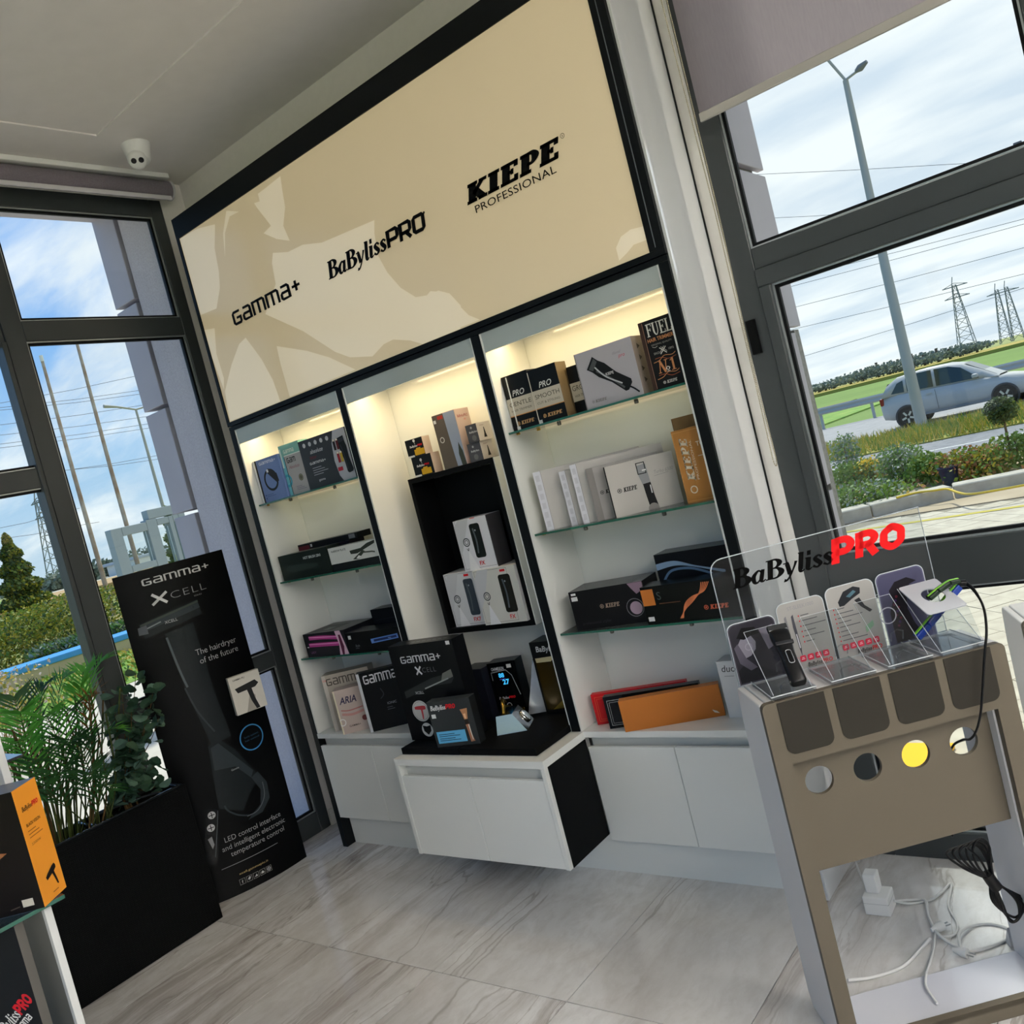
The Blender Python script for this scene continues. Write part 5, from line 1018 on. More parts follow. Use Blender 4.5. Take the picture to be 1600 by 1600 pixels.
def frond(base, tip, n, ll, m, droop=.10, sag=.10, parent=None):
    base = Vector(base); tip = Vector(tip); mid = (base*.45+tip*.55)+Vector((0, 0, .14*(tip-base).length))
    c = cat_rom([base, base*.6+tip*.4+Vector((0, 0, .10*(tip-base).length)), mid*.5+tip*.5+Vector((0, 0, .05)), tip], 8); c = [Vector(q) for q in c]
    mb = MB(); mb.tube(c, [.0035*(1-.8*i/len(c)) for i in range(len(c))], STEM, 5)
    for i in range(n):
        f = .38+.62*i/(n-1); k = f*(len(c)-1); a = min(int(k), len(c)-2); p_ = c[a].lerp(c[a+1], k-a); d = (c[a+1]-c[a]).normalized()
        s0 = d.cross(Vector((0, 0, 1))); s0 = s0.normalized() if s0.length > .05 else Vector((1, 0, 0))
        up = s0.cross(d).normalized(); L_ = ll*(math.sin(math.pi*min(.97, .22+.75*(i/(n-1))))*.85+.15)
        for sg in (-1, 1):
            dr = (s0*sg*.8+d*.75+up*random.uniform(.0, .25)).normalized(); q1 = p_+dr*L_*.5; q2 = p_+dr*L_+Vector((0, 0, -droop*L_*random.uniform(.6, 1.4)))
            w = dr.cross(up).normalized()*(.0048+.0016*random.random())
            mb.add([p_-w*.4, p_+w*.4, q1+w, q1-w, q2], [(0, 1, 2, 3), (3, 2, 4)], m)
    return mb.build('frond', parent)
palm = thing('potted_palm', 'bushy green palm with feathery fronds in the black planter', 'plant', (-.2, -1.25, .60))
inv = Vector((.2, 1.25, -.60))
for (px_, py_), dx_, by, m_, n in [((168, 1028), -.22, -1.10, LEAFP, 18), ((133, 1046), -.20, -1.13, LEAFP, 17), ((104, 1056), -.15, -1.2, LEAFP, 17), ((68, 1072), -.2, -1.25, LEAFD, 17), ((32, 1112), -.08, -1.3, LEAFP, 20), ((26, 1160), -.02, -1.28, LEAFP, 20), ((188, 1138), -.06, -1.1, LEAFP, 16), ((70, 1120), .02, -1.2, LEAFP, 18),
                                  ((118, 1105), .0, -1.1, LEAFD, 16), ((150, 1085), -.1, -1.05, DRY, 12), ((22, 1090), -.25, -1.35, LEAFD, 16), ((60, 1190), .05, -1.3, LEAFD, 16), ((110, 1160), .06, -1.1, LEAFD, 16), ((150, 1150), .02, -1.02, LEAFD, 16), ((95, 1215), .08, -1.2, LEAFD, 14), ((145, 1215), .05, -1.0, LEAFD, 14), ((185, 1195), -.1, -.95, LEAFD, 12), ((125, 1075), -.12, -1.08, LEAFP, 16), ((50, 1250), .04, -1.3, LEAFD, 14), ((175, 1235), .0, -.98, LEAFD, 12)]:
    tp = Vector(at(px_, py_, 'x', dx_))+inv
    frond((random.uniform(-.06, .06), random.uniform(-.05, .30)*.7+(by+1.25)*.4, .0), tp, n, .15, m_, parent=palm)
for i in range(44):
    x, y = random.uniform(-.08, .08), random.uniform(-.1, .33); tp = Vector((x+random.uniform(-.08, .08), y*1.25+random.uniform(-.08, .08), random.uniform(.35, .6)))
    mb = MB(); mb.tube(cat_rom([(x*.7, y*.7, 0), Vector((x, y, .2)), tp], 4), [.004]*9, random.choice((STEM, STEMB, STEM)), 5); mb.build('stem', palm)
EUC = leafmat('eucalyptus_leaf', '#1f3a2a', '#35563f', .15); EUC2 = leafmat('eucalyptus_leaf_pale', '#456456', '#5d7d6e', .15)
eu = thing('potted_eucalyptus', 'dark round leaved eucalyptus standing in the right end of the planter', 'plant', (-.2, -.88, .60))
inv = Vector((.2, .88, -.60))
lm_ = []
for mm in (EUC, EUC, EUC2):
    mb = MB(); k = 9; ring = [(.023*math.cos(2*math.pi*i/k)*random.uniform(.9, 1.05)+.023, .021*math.sin(2*math.pi*i/k), .004*math.cos(4*math.pi*i/k)) for i in range(k)]
    mb.add([(.024, 0, -.003)]+ring, [(0, 1+i, 1+(i+1) % k) for i in range(k)], mm); lm_.append(mb.build('leaf', mesh_only=True))
for (px_, py_), dx_ in [((212, 1052), -.2), ((190, 1075), -.15), ((178, 1100), -.12), ((205, 1112), -.05), ((232, 1105), -.08), ((248, 1122), -.12), ((200, 1150), -.04), ((228, 1150), -.02), ((215, 1185), .0), ((240, 1195), -.03), ((195, 1190), -.08), ((240, 1075), -.06), ((222, 1222), .0), ((243, 1228), -.05), ((175, 1130), -.18)]:
    tp = Vector(at(px_, py_, 'x', dx_))+inv; b0 = Vector((random.uniform(-.02, .02), random.uniform(-.03, .03), 0))
    c = [Vector(q) for q in cat_rom([b0, b0+Vector((0, 0, .12)), b0*.3+tp*.7+Vector((0, 0, .02)), tp], 6)]
    mb = MB(); mb.tube(c, [.0035-.0025*i/len(c) for i in range(len(c))], STEMB, 5); mb.build('stem', eu)
    n = 20
    for i in range(n):
        f = .25+.75*i/(n-1); k = f*(len(c)-1); a = min(int(k), len(c)-2); p_ = c[a].lerp(c[a+1], k-a)+Vector((random.gauss(0, .018), random.gauss(0, .018), random.gauss(0, .01)))
        o = obj(random.choice(lm_), 'leaf', eu, p_); o.rotation_euler = (random.uniform(-.9, .9), random.uniform(-1.0, .6), random.uniform(0, 6.28)); s_ = random.uniform(.95, 1.5); o.scale = (s_, s_, s_)
# ------------------------------------------------------------------ black hair dryer standee
A_ = Vector((-.28, -.65, 0)); B_ = Vector((-.145, -.13, 0)); LC = (B_-A_).length; E_ = (B_-A_)/LC; N_ = Vector((E_.y, -E_.x, 0))
sd_ = thing('standee', 'tall black cardboard standee with hair dryer picture beside the planter', 'standee', (-.21, -.39, 0))
inv = Vector((.21, .39, 0)); HS = 1.652
def SF(u, v, k=0): return A_+E_*u+N_*(.048*(1-(2*u/LC-1)**2)+k)+Vector((0, 0, v))+inv
mb = MB(); n = 20; us = [LC*i/n for i in range(n+1)]; SB = mat('#060708', .3, 0, .10, name='black_print')
mb.add([SF(u, 0.001) for u in us]+[SF(u, HS) for u in us], [(i, i+1, n+2+i, n+1+i) for i in range(n)], SB, True)
bk = lambda u, v: A_+E_*u-N_*(.03*(1-(2*u/LC-1)**2))+Vector((0, 0, v))+inv
mb.add([bk(u, 0.001) for u in us]+[bk(u, HS) for u in us], [(n+1+i, n+2+i, i+1, i) for i in range(n)], SB, True)
mb.build('board', sd_)
mb = MB(); pr = Pr(mb, SF, .03); G1 = hx('#b9bbbd'); G2 = hx('#8f9295'); D1 = hx('#1b2023', .25); D2 = hx('#2d3438', .25); D3 = hx('#4a5357', .3)
pr.gamma(.115, 1.577, .032, G1, .33)
pr.line([(.135, 1.478), (.21, 1.525)], .012, G1, False); pr.line([(.142, 1.528), (.202, 1.474)], .013, hx('#d0d2d4'), False); pr.text(.218, 1.483, .036, 'CELL', G2, -.025, 0, 'l', 1.1, .182); pr.text(.33, 1.463, .007, 'SERIES', G2, 0, 0, 'l', 1.5)
def band(pts, w, m): pr.line(pts, w, m)
for dy, w, m in ((0, .075, D1), (.012, .035, D2), (.028, .010, hx('#2f3a34', .3))): band([(.06, 1.37+dy), (.18, 1.388+dy), (.34, 1.41+dy)], w, m)
pr.poly([(.044, 1.355), (.046, 1.39), (.085, 1.395), (.085, 1.352)], hx('#4a4f54')); pr.line([(.085, 1.378), (.15, 1.392)], .006, hx('#70787c'), False); pr.text(.165, 1.375, .014, 'XCELL', G2, .01, 0, 'l', 1, .06); pr.poly([(.188, 1.31), (.198, 1.316), (.204, 1.30), (.196, 1.292)], G1)
pr.poly([(.15, 1.33), (.29, 1.345), (.30, 1.0), (.32, .75), (.22, .74), (.18, 1.0)], D1); pr.line([(.155, 1.31), (.17, 1.15), (.185, 1.05)], .010, D3); pr.line([(.172, 1.05), (.20, .92), (.25, .80)], .008, D2)
pr.text(.262, 1.183, .030, 'The hairdryer', hx('#a3a5a8'), -.01, 0, 'l', 1, .215); pr.text(.27, 1.138, .030, 'of the future', hx('#a3a5a8'), -.01, 0, 'l', 1, .205)
pr.ring(.419, .702, .062, .006, hx('#3c7fb4'), 36); pr.text(.419, .708, .010, 'Ionic system', hx('#2d4a60'), 0, 0, 'c', 1, .08); pr.text(.419, .690, .010, 'hair control', hx('#2d4a60'), 0, 0, 'c', 1, .08)
pr.poly([(.172, .434), (.186, .60), (.20, .74), (.25, .77), (.32, .68), (.387, .542), (.40, .50), (.33, .44), (.28, .38)], D1)
pr.poly([(.20, .62), (.21, .73), (.25, .74), (.38, .545), (.36, .515), (.30, .60)], D2); pr.text(.275, .585, .009, 'Gamma', G2, .01, -.0, 'l'); pr.poly([(.36, .515), (.40, .53), (.432, .46), (.425, .38), (.37, .33), (.29, .325), (.31, .34), (.37, .37), (.39, .44)], hx('#2c3236', .25)); pr.line([(.20, .44), (.21, .41), (.25, .37), (.30, .345)], .008, D2); pr.line([(.29, .345), (.35, .35), (.40, .40), (.41, .47)], .004, hx('#4a5258'))
pr.poly([(.12, .46), (.165, .44), (.16, .38), (.10, .18), (.05, .2), (.08, .34)], hx('#0f1113', .25)); pr.line([(.165, .43), (.15, .38), (.10, .22)], .003, D3)
for u, v in ((.133, .42), (.115, .363)): pr.circ(u, v, .018, G1, 18); pr.rect(u-.002, v-.014, u+.002, v+.014, K0); pr.rect(u-.014, v-.002, u+.014, v+.002, K0)
pr.poly([(.088, .315), (.108, .322), (.11, .28), (.098, .262)], G2)
for u, v, st, wd in ((.155, .268, 'LED control interface', .30), (.135, .229, 'and intelligent electronic', .335), (.168, .192, 'temperature control', .285)): pr.text(u, v, .026, st, hx('#a8aaac'), -.01, 0, 'l', 1, wd)
pr.rect(.11, .150, .40, .1525, G2, 6); pr.text(.18, .092, .010, 'xcell.gammapiu.it', hx('#b09a6a'), .005, 0, 'l', 1, .15)
for i in range(5):
    u = .186+.034*i; pr.frame(u-.014, .042, u+.014, .070, .0014, hx('#9a9a98')); 
    if i == 0: pr.text(u, .048, .015, 'f', G1, .02, 0, 'c')
    elif i == 1: pr.poly([(u-.008, .054), (u-.002, .050), (u+.005, .054), (u+.008, .063), (u+.002, .065), (u-.004, .060)], G1)
    elif i == 2: pr.poly([(u-.009, .050), (u+.009, .050), (u+.003, .062), (u-.001, .056)], G1)
    elif i == 3: pr.circ(u, .056, .006, G1, 10); pr.rect(u-.008, .05, u+.008, .056, G1)
    else: pr.ring(u, .056, .008, .003, G1, 14); pr.circ(u, .056, .003, G1, 8)
mb.build('print', sd_)
# small white product box fixed to its right edge
cb_ = carton('dryer_box', 'small white box with black hair dryer picture fixed to the black standee', (-.105, -.318, .838), 72, .155, .035, .190, hx('#c9c6bd'), lambda p: (p.text(.02, .168, .009, 'GAMMA PIU', K0, .01, 0, 'l', 1, .06), p.poly([(.05, .0), (.10, .0), (.11, .07), (.09, .1)], hx('#9a968e')), p.poly([(.02, .13), (.125, .145), (.14, .125), (.12, .11), (.03, .105)], hx('#1b1b1d')), p.poly([(.075, .115), (.1, .115), (.105, .06), (.118, .004), (.10, .002), (.085, .05)], hx('#1d1d20'))))
# ------------------------------------------------------------------ outside: ground, roads, buildings
GZ = -.04
def groundbox(name, x0, x1, y0, y1, z, m, th=.1): return struct(cbox(name, None, (x0, x1, y0, y1, z-th, z), m))
FIELD = noisy('#5a7628', '#6f8c38', .05, .9, 0, 'green_field', lo=.3, hi=.7); DRYG = noisy('#a89440', '#7f8a3a', .35, .95, .3, 'dry_grass_ground'); ASPH = noisy('#77787a', '#87888a', 6, .9, .15, 'asphalt'); SANDY = noisy('#b3a48a', '#9c8c70', .8, .95, .2, 'sandy_soil'); LAWN = noisy('#5c8a34', '#8aa04a', 1.2, .95, .3, 'lawn_ground'); CONC = noisy('#b5ada0', '#c4bcae', 2.5, .9, .1, 'concrete')
groundbox('ground', -1500, 1500, -300, 2500, -.30, noisy('#7d8a4a', '#9a9a5c', .01, .95, 0, 'far_ground'))
groundbox('field', -350, 300, 33.6, 150, -.10, FIELD, .15)
groundbox('field_margin', -350, 300, 140, 190, .4, noisy('#b09a48', '#9a9448', .05, .95, 0, 'ripe_field'), .6)
groundbox('far_road', -60, 120, 22.0, 33.0, -.06, noisy('#8c8c8c', '#9a9998', 3, .9, .1, 'far_asphalt'))
groundbox('verge', -13, 120, 17.35, 22.0, -.03, DRYG)
groundbox('near_road', -13, 120, 12.75, 17.35, -.06, ASPH)
LINE = mat('#c9c8c2', .7)
for y, x0_, x1_ in ((13.35, -1, 60), (15.46, -12, 60)): struct(cbox('road_marking', None, (x0_, x1_, y-.06, y+.06, -.0599, -.056), LINE))
groundbox('planting_strip', -13, 120, 8.2, 12.75, -.045, SANDY)
# paving: slabs cut one by one near the window, the rest as one sheet of joints
PAV = noisy('#ada593', '#bfb7a4', 7, .85, .15, 'pale_paver'); pv = groundbox('pavement', -2.0, 40, .445, 8.25, -.058, mat('#8f8878', .9, name='paver_joint'))
a = MB(); w_ = .1225; a.add([(-w_, -w_, 0), (w_, -w_, 0), (w_, w_, 0), (-w_, w_, 0), (-w_-.0005, -w_-.0005, -.016), (w_+.0005, -w_-.0005, -.016), (w_+.0005, w_+.0005, -.016), (-w_-.0005, w_+.0005, -.016)], [(0, 1, 2, 3), (0, 4, 5, 1), (1, 5, 6, 2), (2, 6, 7, 3), (3, 7, 4, 0)], PAV); pme = a.build('paver', mesh_only=True)
cnt_ = 0; rest = MB(); vs0 = [tuple(v.co) for v in pme.vertices]; fs0 = [tuple(p.vertices) for p in pme.polygons]
c45, s45 = math.cos(math.radians(45)), math.sin(math.radians(45))
cells = []
for i in range(-60, 90):
    for j in range(-60, 90):
        gx, gy = i*.25, j*.25; x, y = 3.5+gx*c45-gy*s45, 3.5+gx*s45+gy*c45
        if .64 < y < 8.0 and -1.6 < x < 8.5 and not (y > 6.6 and x < .8+(y-8.1)*1.2): cells.append(((x-4.1)**2+(y-1.6)**2, x, y))
cells.sort()
for k, (_, x, y) in enumerate(cells):
    dz = random.uniform(-.0015, .0015)
    if k < 290: o = obj(pme, 'paver', pv, (x, y, GZ+dz), math.radians(45))
    else: rest.add([(x+(a_*c45-b_*s45), y+(a_*s45+b_*c45), GZ+dz+c_) for a_, b_, c_ in vs0], fs0, PAV)
o = rest.build('paver_field', pv); o['kind'] = 'stuff'
YL = noisy('#d8b93a', '#c8b050', 3, .8, 0, 'yellow_paint')
struct(cbox('bay_marking', None, (-.6, 12, 7.50, 7.60, GZ+.002, GZ+.004), mat('#b5a850', .8)))
YP = mat('#f0b400', .6, name='bright_yellow_paint')
# yellow painted step plate outside, seen through the holes of the stand
tag(cbox('yellow_plate', None, (2.10, 2.68, .82, 1.385, GZ+.002, -.015), YP, .004), 'bright yellow painted plate on the paving just outside the window', 'plate')
# kerb around the planting strip
kb = bpy.data.objects.new('kerb', None); COL.objects.link(kb); kb['kind'] = 'structure'; KC = noisy('#a9a496', '#b8b2a4', 8, .9, .2, 'kerb_concrete')
kp = [(-3.2, 5.2), (-2.2, 6.3), (-1.2, 7.2), (-.35, 7.85), (.45, 8.4), (1.3, 8.85), (2.2, 9.05), (3.2, 9.05)]+[(4.2+i, 9.05) for i in range(14)]
for (x0_, y0_), (x1_, y1_) in zip(kp, kp[1:]):
    d = Vector((x1_-x0_, y1_-y0_, 0)); L_ = d.length; d.normalize(); nrm = Vector((-d.y, d.x, 0))
    mb = MB(); p0 = Vector((x0_, y0_, 0))+d*.006; p1 = Vector((x1_, y1_, 0))-d*.006; mb.prism([p0, p1, p1+nrm*.30, p0+nrm*.30], (0, 0, .17), KC); o = mb.build('kerbstone', kb, .012, 1); o.location = (0, 0, -.06)
groundbox('kerb_bed', -13, -1.0, 6.2, 8.3, -.05, SANDY, .05)
# facade columns beside the windows
CLAD = noisy('#beb8c2', '#c4bec8', 3, .55, 0, 'lavender_cladding'); PLAS = noisy('#ccc6d0', '#d8d3dc', 90, .95, .5, 'grain_plaster', detail=8); ROUGH = noisy('#8d8a86', '#a09d98', 60, .95, .5, 'grey_roughcast')
fc = bpy.data.objects.new('trim_1', None); COL.objects.link(fc); fc['kind'] = 'structure'
cbox('core', fc, (-.97, -.43, .34, .60, -.3, 4.5), PLAS); cbox('reveal', fc, (-.725, -.425, .165, .33, -.3, 4.5), PLAS)
zj = [-.3, .04, .66, 1.28, 1.90, 2.52, 3.135, 3.76, 4.5]
for a_, b_ in zip(zj, zj[1:]): cbox('cladding_panel', fc, (-.965, -.745, .150, .33, a_+.012, b_-.012), CLAD, .004)
fc = bpy.data.objects.new('trim_2', None); COL.objects.link(fc); fc['kind'] = 'structure'
cbox('core', fc, (2.20, 2.612, .445, .74, -.3, 4.5), ROUGH)
zj = [-.3, .69, 1.31, 1.93, 2.545, 3.16, 3.8, 4.5]
for k, (a_, b_) in enumerate(zip(zj, zj[1:])): cbox('cladding_panel', fc, (2.613, 2.640, .445, .71 if b_ < 2 else .79, a_+.012, b_-.012), CLAD, .003)
cbox('roughcast_edge', fc, (2.613, 2.636, .712, .765, -.3, 1.93), ROUGH)
struct(cbox('wall_outside', None, (-.40, 2.60, .4405, .50, -.3, 4.5), PLAS))
# eaves over the windows
struct(cbox('trim_3', None, (-1.0, 9, .445, .60, 3.72, 4.6), CLAD))
struct(cbox('trim_4', None, (-.95, -.43, -6.5, .15, 3.66, 4.6), CLAD))
# ---- left side: concrete walk, lawn, low wall with blue coping
groundbox('walkway', -9.2, -.43, -40, 8.15, GZ, CONC)
groundbox('lawn', -13.95, -9.2, -40, 60, -.03, LAWN)
groundbox('garden_bed', -60, -14.35, -60, 60, .15, noisy('#8a7a4a', '#7a8a44', .5, .95, .2, 'garden_soil'), .3)
lw = tag(cbox('garden_wall', None, (-14.3, -14.0, -20, 24, -.1, .20), noisy('#b3a284', '#c0ae90', 1.5, .9, .2, 'tan_concrete')), 'low tan concrete garden wall across the lawn beyond the left window', 'wall')
tag(cbox('coping', None, (-14.75, -13.97, -20, 24, .2005, .325), mat('#4f97d8', .6, name='blue_paint'), .02), 'bright blue painted coping along the top of the low garden wall', 'coping')
groundbox('earth_bank', -75, -46, -20, 60, .9, noisy('#b08a68', '#a09060', .3, .95, 0, 'reddish_bank'), 1.2)
groundbox('far_strip', -140, -75, -30, 150, .6, noisy('#b5b2a6', '#a8a898', .1, .9, 0, 'pale_yard'), 1)
# ---------------------------------------------------------------- vegetation
def leafquads(mb, pts, size, mats, elong=1.0):
    for p_ in pts:
        d = Vector((random.gauss(0, 1), random.gauss(0, 1), random.gauss(0, 1))).normalized(); u = d.orthogonal().normalized()*size*random.uniform(.6, 1.3); v = d.cross(u).normalized()*size*random.uniform(.6, 1.3)*elong
        p_ = Vector(p_); mb.add([p_-u, p_+v*.6, p_+u, p_-v], [(0, 1, 2, 3)], random.choice(mats))
    return mb
def blob(cx_, cy_, cz, rx, ry, rz, n, hollow=.55):
    out = []
    for _ in range(n):
        d = Vector((random.gauss(0, 1), random.gauss(0, 1), random.gauss(0, 1))).normalized(); r = random.uniform(hollow, 1)**.7*random.uniform(.85, 1.1)
        out.append((cx_+d.x*rx*r, cy_+d.y*ry*r, cz+d.z*rz*r))
    return out
V1 = leafmat('hedge_leaf', '#4d6a24', '#7f8f34'); V2 = leafmat('hedge_leaf_yellow', '#8a8a2c', '#a89c34'); V3 = leafmat('conifer_leaf', '#3c5428', '#6a7a38'); V4 = leafmat('conifer_leaf_dark', '#2c4226', '#4a6030'); V5 = leafmat('shrub_leaf', '#567a34', '#7c9a48'); V6 = leafmat('yellow_flower', '#d8b020', '#e8c840'); V7 = leafmat('straw_leaf', '#b59a48', '#c8b060'); V8 = leafmat('rust_leaf', '#8a5a38', '#a8784a'); V9 = leafmat('silver_leaf', '#7a8a78', '#94a090'); V10 = leafmat('pink_plume', '#c0aca8', '#d0c0b0'); BARK = mat('#6a5640', .9)  # conifer foliage has a lighter and a darker tone, mixed at random
# hedge behind the blue coping
mb = MB()
pts = [(random.uniform(-17.8, -15.0), random.uniform(2.6, 7.2), 0) for _ in range(17000)]
hp = []
for x, y, _ in pts:
    top_ = 1.12-.05*math.sin(y*3)+.12*math.sin(x*2.3+y); hp.append((x, y, .15+(top_)*random.random()**.6))
leafquads(mb, hp[:11500], .034, [V1, V1, V2, V4]); leafquads(mb, hp[11500:], .036, [V2, V2, V1]); tag(mb.build('hedge'), 'clipped yellow green hedge behind the low wall with blue coping', 'hedge')
mb = MB(); leafquads(mb, [(random.uniform(-16.5, -14.9), random.uniform(7.4, 12.5), .15+random.random()**.7*.95) for _ in range(8000)], .036, [V2, V1, V2, V8, V5]); tag(mb.build('hedge'), 'loose yellow and rust hedge right of the dark window mullion', 'hedge')
mb = MB(); leafquads(mb, [(random.uniform(-15.1, -14.75), random.uniform(4.6, 6.8), .2+random.random()*.35) for _ in range(1500)], .028, [V9, V5], 3); tag(mb.build('ornamental_grass'), 'grey green grass tufts spilling over the blue coping', 'grass')
def conifer(label, x, y, z0, H, R_, n, mats, sz=.06):
    t = thing('conifer', label, 'tree', (x, y, z0)); mb = MB(); pts = []
    for _ in range(n):
        f = random.random()**1.4; r = R_*(1-f)**.75*(.35+.65*random.random()**.5)*(1+.25*math.sin(f*40+random.random())); a_ = random.uniform(0, 6.283); pts.append((r*math.cos(a_), r*math.sin(a_), .25+f*(H-.25)))
    leafquads(mb, pts, sz, mats, 2.0); mb.build('foliage', t)
    mb = MB(); mb.tube([(0, 0, 0), (0, 0, H*.8)], [.09, .02], BARK, 8); mb.build('trunk', t)
conifer('broad green conifer left of the dark window mullion behind the hedge', -22, 7.68, .15, 3.2, .80, 15000, [V3, V3, V1, V4, V2], .036)
conifer('slim conifer seen through the glass shelter frame', -20, 11.35, .15, 2.9, .5, 4600, [V3, V1, V5], .038)
conifer('short conifer partly hidden by the tall facade column', -20, 13.0, .15, 2.2, .45, 3000, [V3, V5, V1], .038)
mb = MB()
for _ in range(260):
    x, y = random.gauss(-6.2, .22), random.gauss(.62, .24); hgt = random.uniform(.35, .85); q = (x+random.gauss(0, .18), y+random.gauss(0, .18), hgt)
    mb.tube([(x, y, GZ), q], [.004, .002], mat('#8a7a44', .8), 3, cap=False)
leafquads(mb, [(random.gauss(-6.2, .28), random.gauss(.58, .26), random.uniform(.45, .95)) for _ in range(2400)], .022, [V10, V10, V7, V2, V9]); tag(mb.build('ornamental_shrub'), 'pale pink and straw coloured shrub outside beyond the palm', 'shrub')
mb = MB(); leafquads(mb, [(random.uniform(-13.8, -9.3), random.uniform(-1, 9), random.random()*.05) for _ in range(5000)], .03, [V5, V1, V7], 2); o = mb.build('lawn_grass'); o['kind'] = 'stuff'; o['label'] = 'short lawn grass beyond the walkway'
# right side shrubs in the planting strip, verge grass
q_ = lambda a_, b_: (1180+a_*.2625, 420+b_*.2625)
for lb, (px_, py_), rx, rz_, n, mats, dy in [('bush with bright yellow flowers in the planting strip', (705, 1290), .30, .34, 1500, [V6, V6, V5], 0), ('dense green bush left of the yellow flowering bush', (600, 1310), .42, .34, 1500, [V5, V5, V1], 0), ('leafy green bush at the kerb beside the facade column', (640, 1420), .75, .30, 2600, [V5, V5, V9, V1], -.25), ('tall grey green bush behind the kerb in the middle of the strip', (880, 1290), .42, .46, 1800, [V5, V9, V5], .2), ('low olive bush right of the tall grey green bush', (1040, 1290), .35, .34, 1300, [V1, V5], .2), ('rust and orange bush right of the olive bush', (1270, 1270), .55, .34, 1700, [V8, V5, V2], .3), ('deep green bush at the foot of the ball tree', (1560, 1190), .55, .36, 1700, [V5, V1], .3), ('feathery young tree beside the facade column', (520, 1260), .30, .62, 900, [V9, V5], .5), ('small green bush right of the rust bush', (1390, 1240), .30, .30, 900, [V1, V5, V7], .2)]:
    p_ = at(*q_(px_, py_), 'z', GZ); mb = MB(); leafquads(mb, blob(p_[0], p_[1]+dy, GZ+rz_*.62, rx, rx*.8, rz_*.72, n, .3), .028, mats); mb.tube([(p_[0], p_[1]+dy, GZ), (p_[0], p_[1]+dy, GZ+rz_)], .012, BARK, 5); tag(mb.build('bush'), lb, 'bush')
t = thing('ball_tree', 'small standard tree with dark ball crown by the kerb', 'tree', (1.687, 10.785, GZ)); mb = MB(); leafquads(mb, blob(.0, 0, .80, .21, .21, .19, 2600, .2), .022, [V3, V4, V4]); mb.build('crown', t); mb = MB(); mb.tube([(0, 0, -.02), (.01, 0, .7)], .016, BARK, 7); mb.build('trunk', t)
mb = MB()
for _ in range(12000):
    x, y = random.uniform(-7.5, 6), random.uniform(17.3, 21.8); hgt = random.uniform(.04, .22)
    mb.add([(x-.014, y, -.04), (x+.014, y, -.04), (x+random.uniform(-.12, .12), y+random.uniform(-.1, .1), hgt)], [(0, 1, 2)], random.choice((V7, V2, V2, V1, V5)))
o = mb.build('verge_grass'); o['kind'] = 'stuff'; o['label'] = 'dry yellow grass on the strip between the two roads'
mb = MB(); leafquads(mb, [(random.uniform(-5, 8), random.uniform(9.3, 12.6), GZ+random.random()**2*.12) for _ in range(3000)], .03, [V7, V8, V1, V5], 2); o = mb.build('ground_cover'); o['kind'] = 'stuff'; o['label'] = 'sparse low plants in the planting strip'
pt = thing('flower_pot', 'small dark blue pot standing behind the kerb', 'pot', (*at(*q_(1168, 1285), 'z', GZ)[:2], GZ)); MB().lathe([(.09, 0), (.13, .24), (.14, .25), (.12, .25), (.11, .2), (0, .2)], mat('#2c3450', .5), 16).build('pot_body', pt)
mb = MB(); hz_ = [at(*q_(a_, b_), 'z', .13) for a_, b_ in ((840, 1360), (960, 1330), (1060, 1318), (1140, 1308), (1210, 1330), (1280, 1338), (1420, 1318), (1600, 1285))]; hz_ = [(p_[0], p_[1], .125) for p_ in hz_]; mb.tube(cat_rom(hz_, 5), .014, YL, 6); tag(mb.build('garden_hose'), 'yellow garden hose lying along the kerb', 'hose')
HZ1 = leafmat('hazy_leaf', '#5a6858', '#687664'); HZ2 = leafmat('hazy_leaf_pale', '#6a7a6e', '#7c897c')  # distance haze mixed into the leaf colours
ORD = 'first second third fourth fifth sixth seventh eighth ninth tenth eleventh twelfth thirteenth fourteenth'.split()
# far tree line: each clump a tree
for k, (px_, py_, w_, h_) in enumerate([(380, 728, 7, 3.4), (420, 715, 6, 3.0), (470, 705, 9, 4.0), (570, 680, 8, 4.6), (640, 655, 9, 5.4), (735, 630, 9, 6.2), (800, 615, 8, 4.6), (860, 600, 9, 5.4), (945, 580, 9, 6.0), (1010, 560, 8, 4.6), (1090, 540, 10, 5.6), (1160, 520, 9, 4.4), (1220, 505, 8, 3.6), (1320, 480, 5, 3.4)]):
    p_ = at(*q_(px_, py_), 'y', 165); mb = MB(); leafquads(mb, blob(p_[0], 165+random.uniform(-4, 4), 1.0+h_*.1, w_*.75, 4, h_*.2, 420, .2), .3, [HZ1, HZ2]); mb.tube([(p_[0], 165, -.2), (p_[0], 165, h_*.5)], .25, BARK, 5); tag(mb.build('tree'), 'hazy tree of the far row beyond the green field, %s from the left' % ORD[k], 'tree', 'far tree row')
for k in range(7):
    p_ = at(60+k*32, 905-k*6, 'x', -120); mb = MB(); leafquads(mb, blob(-120, p_[1], 1.6, 4, 6, 1.2+.4*(k % 3), 320, .2), .4, [HZ1, HZ2]); mb.tube([(-120, p_[1], 0), (-120, p_[1], 2)], .2, BARK, 5); tag(mb.build('tree'), 'hazy grey green tree beyond the left hedge, %s from the left' % ORD[k], 'tree', 'far tree row on the left')
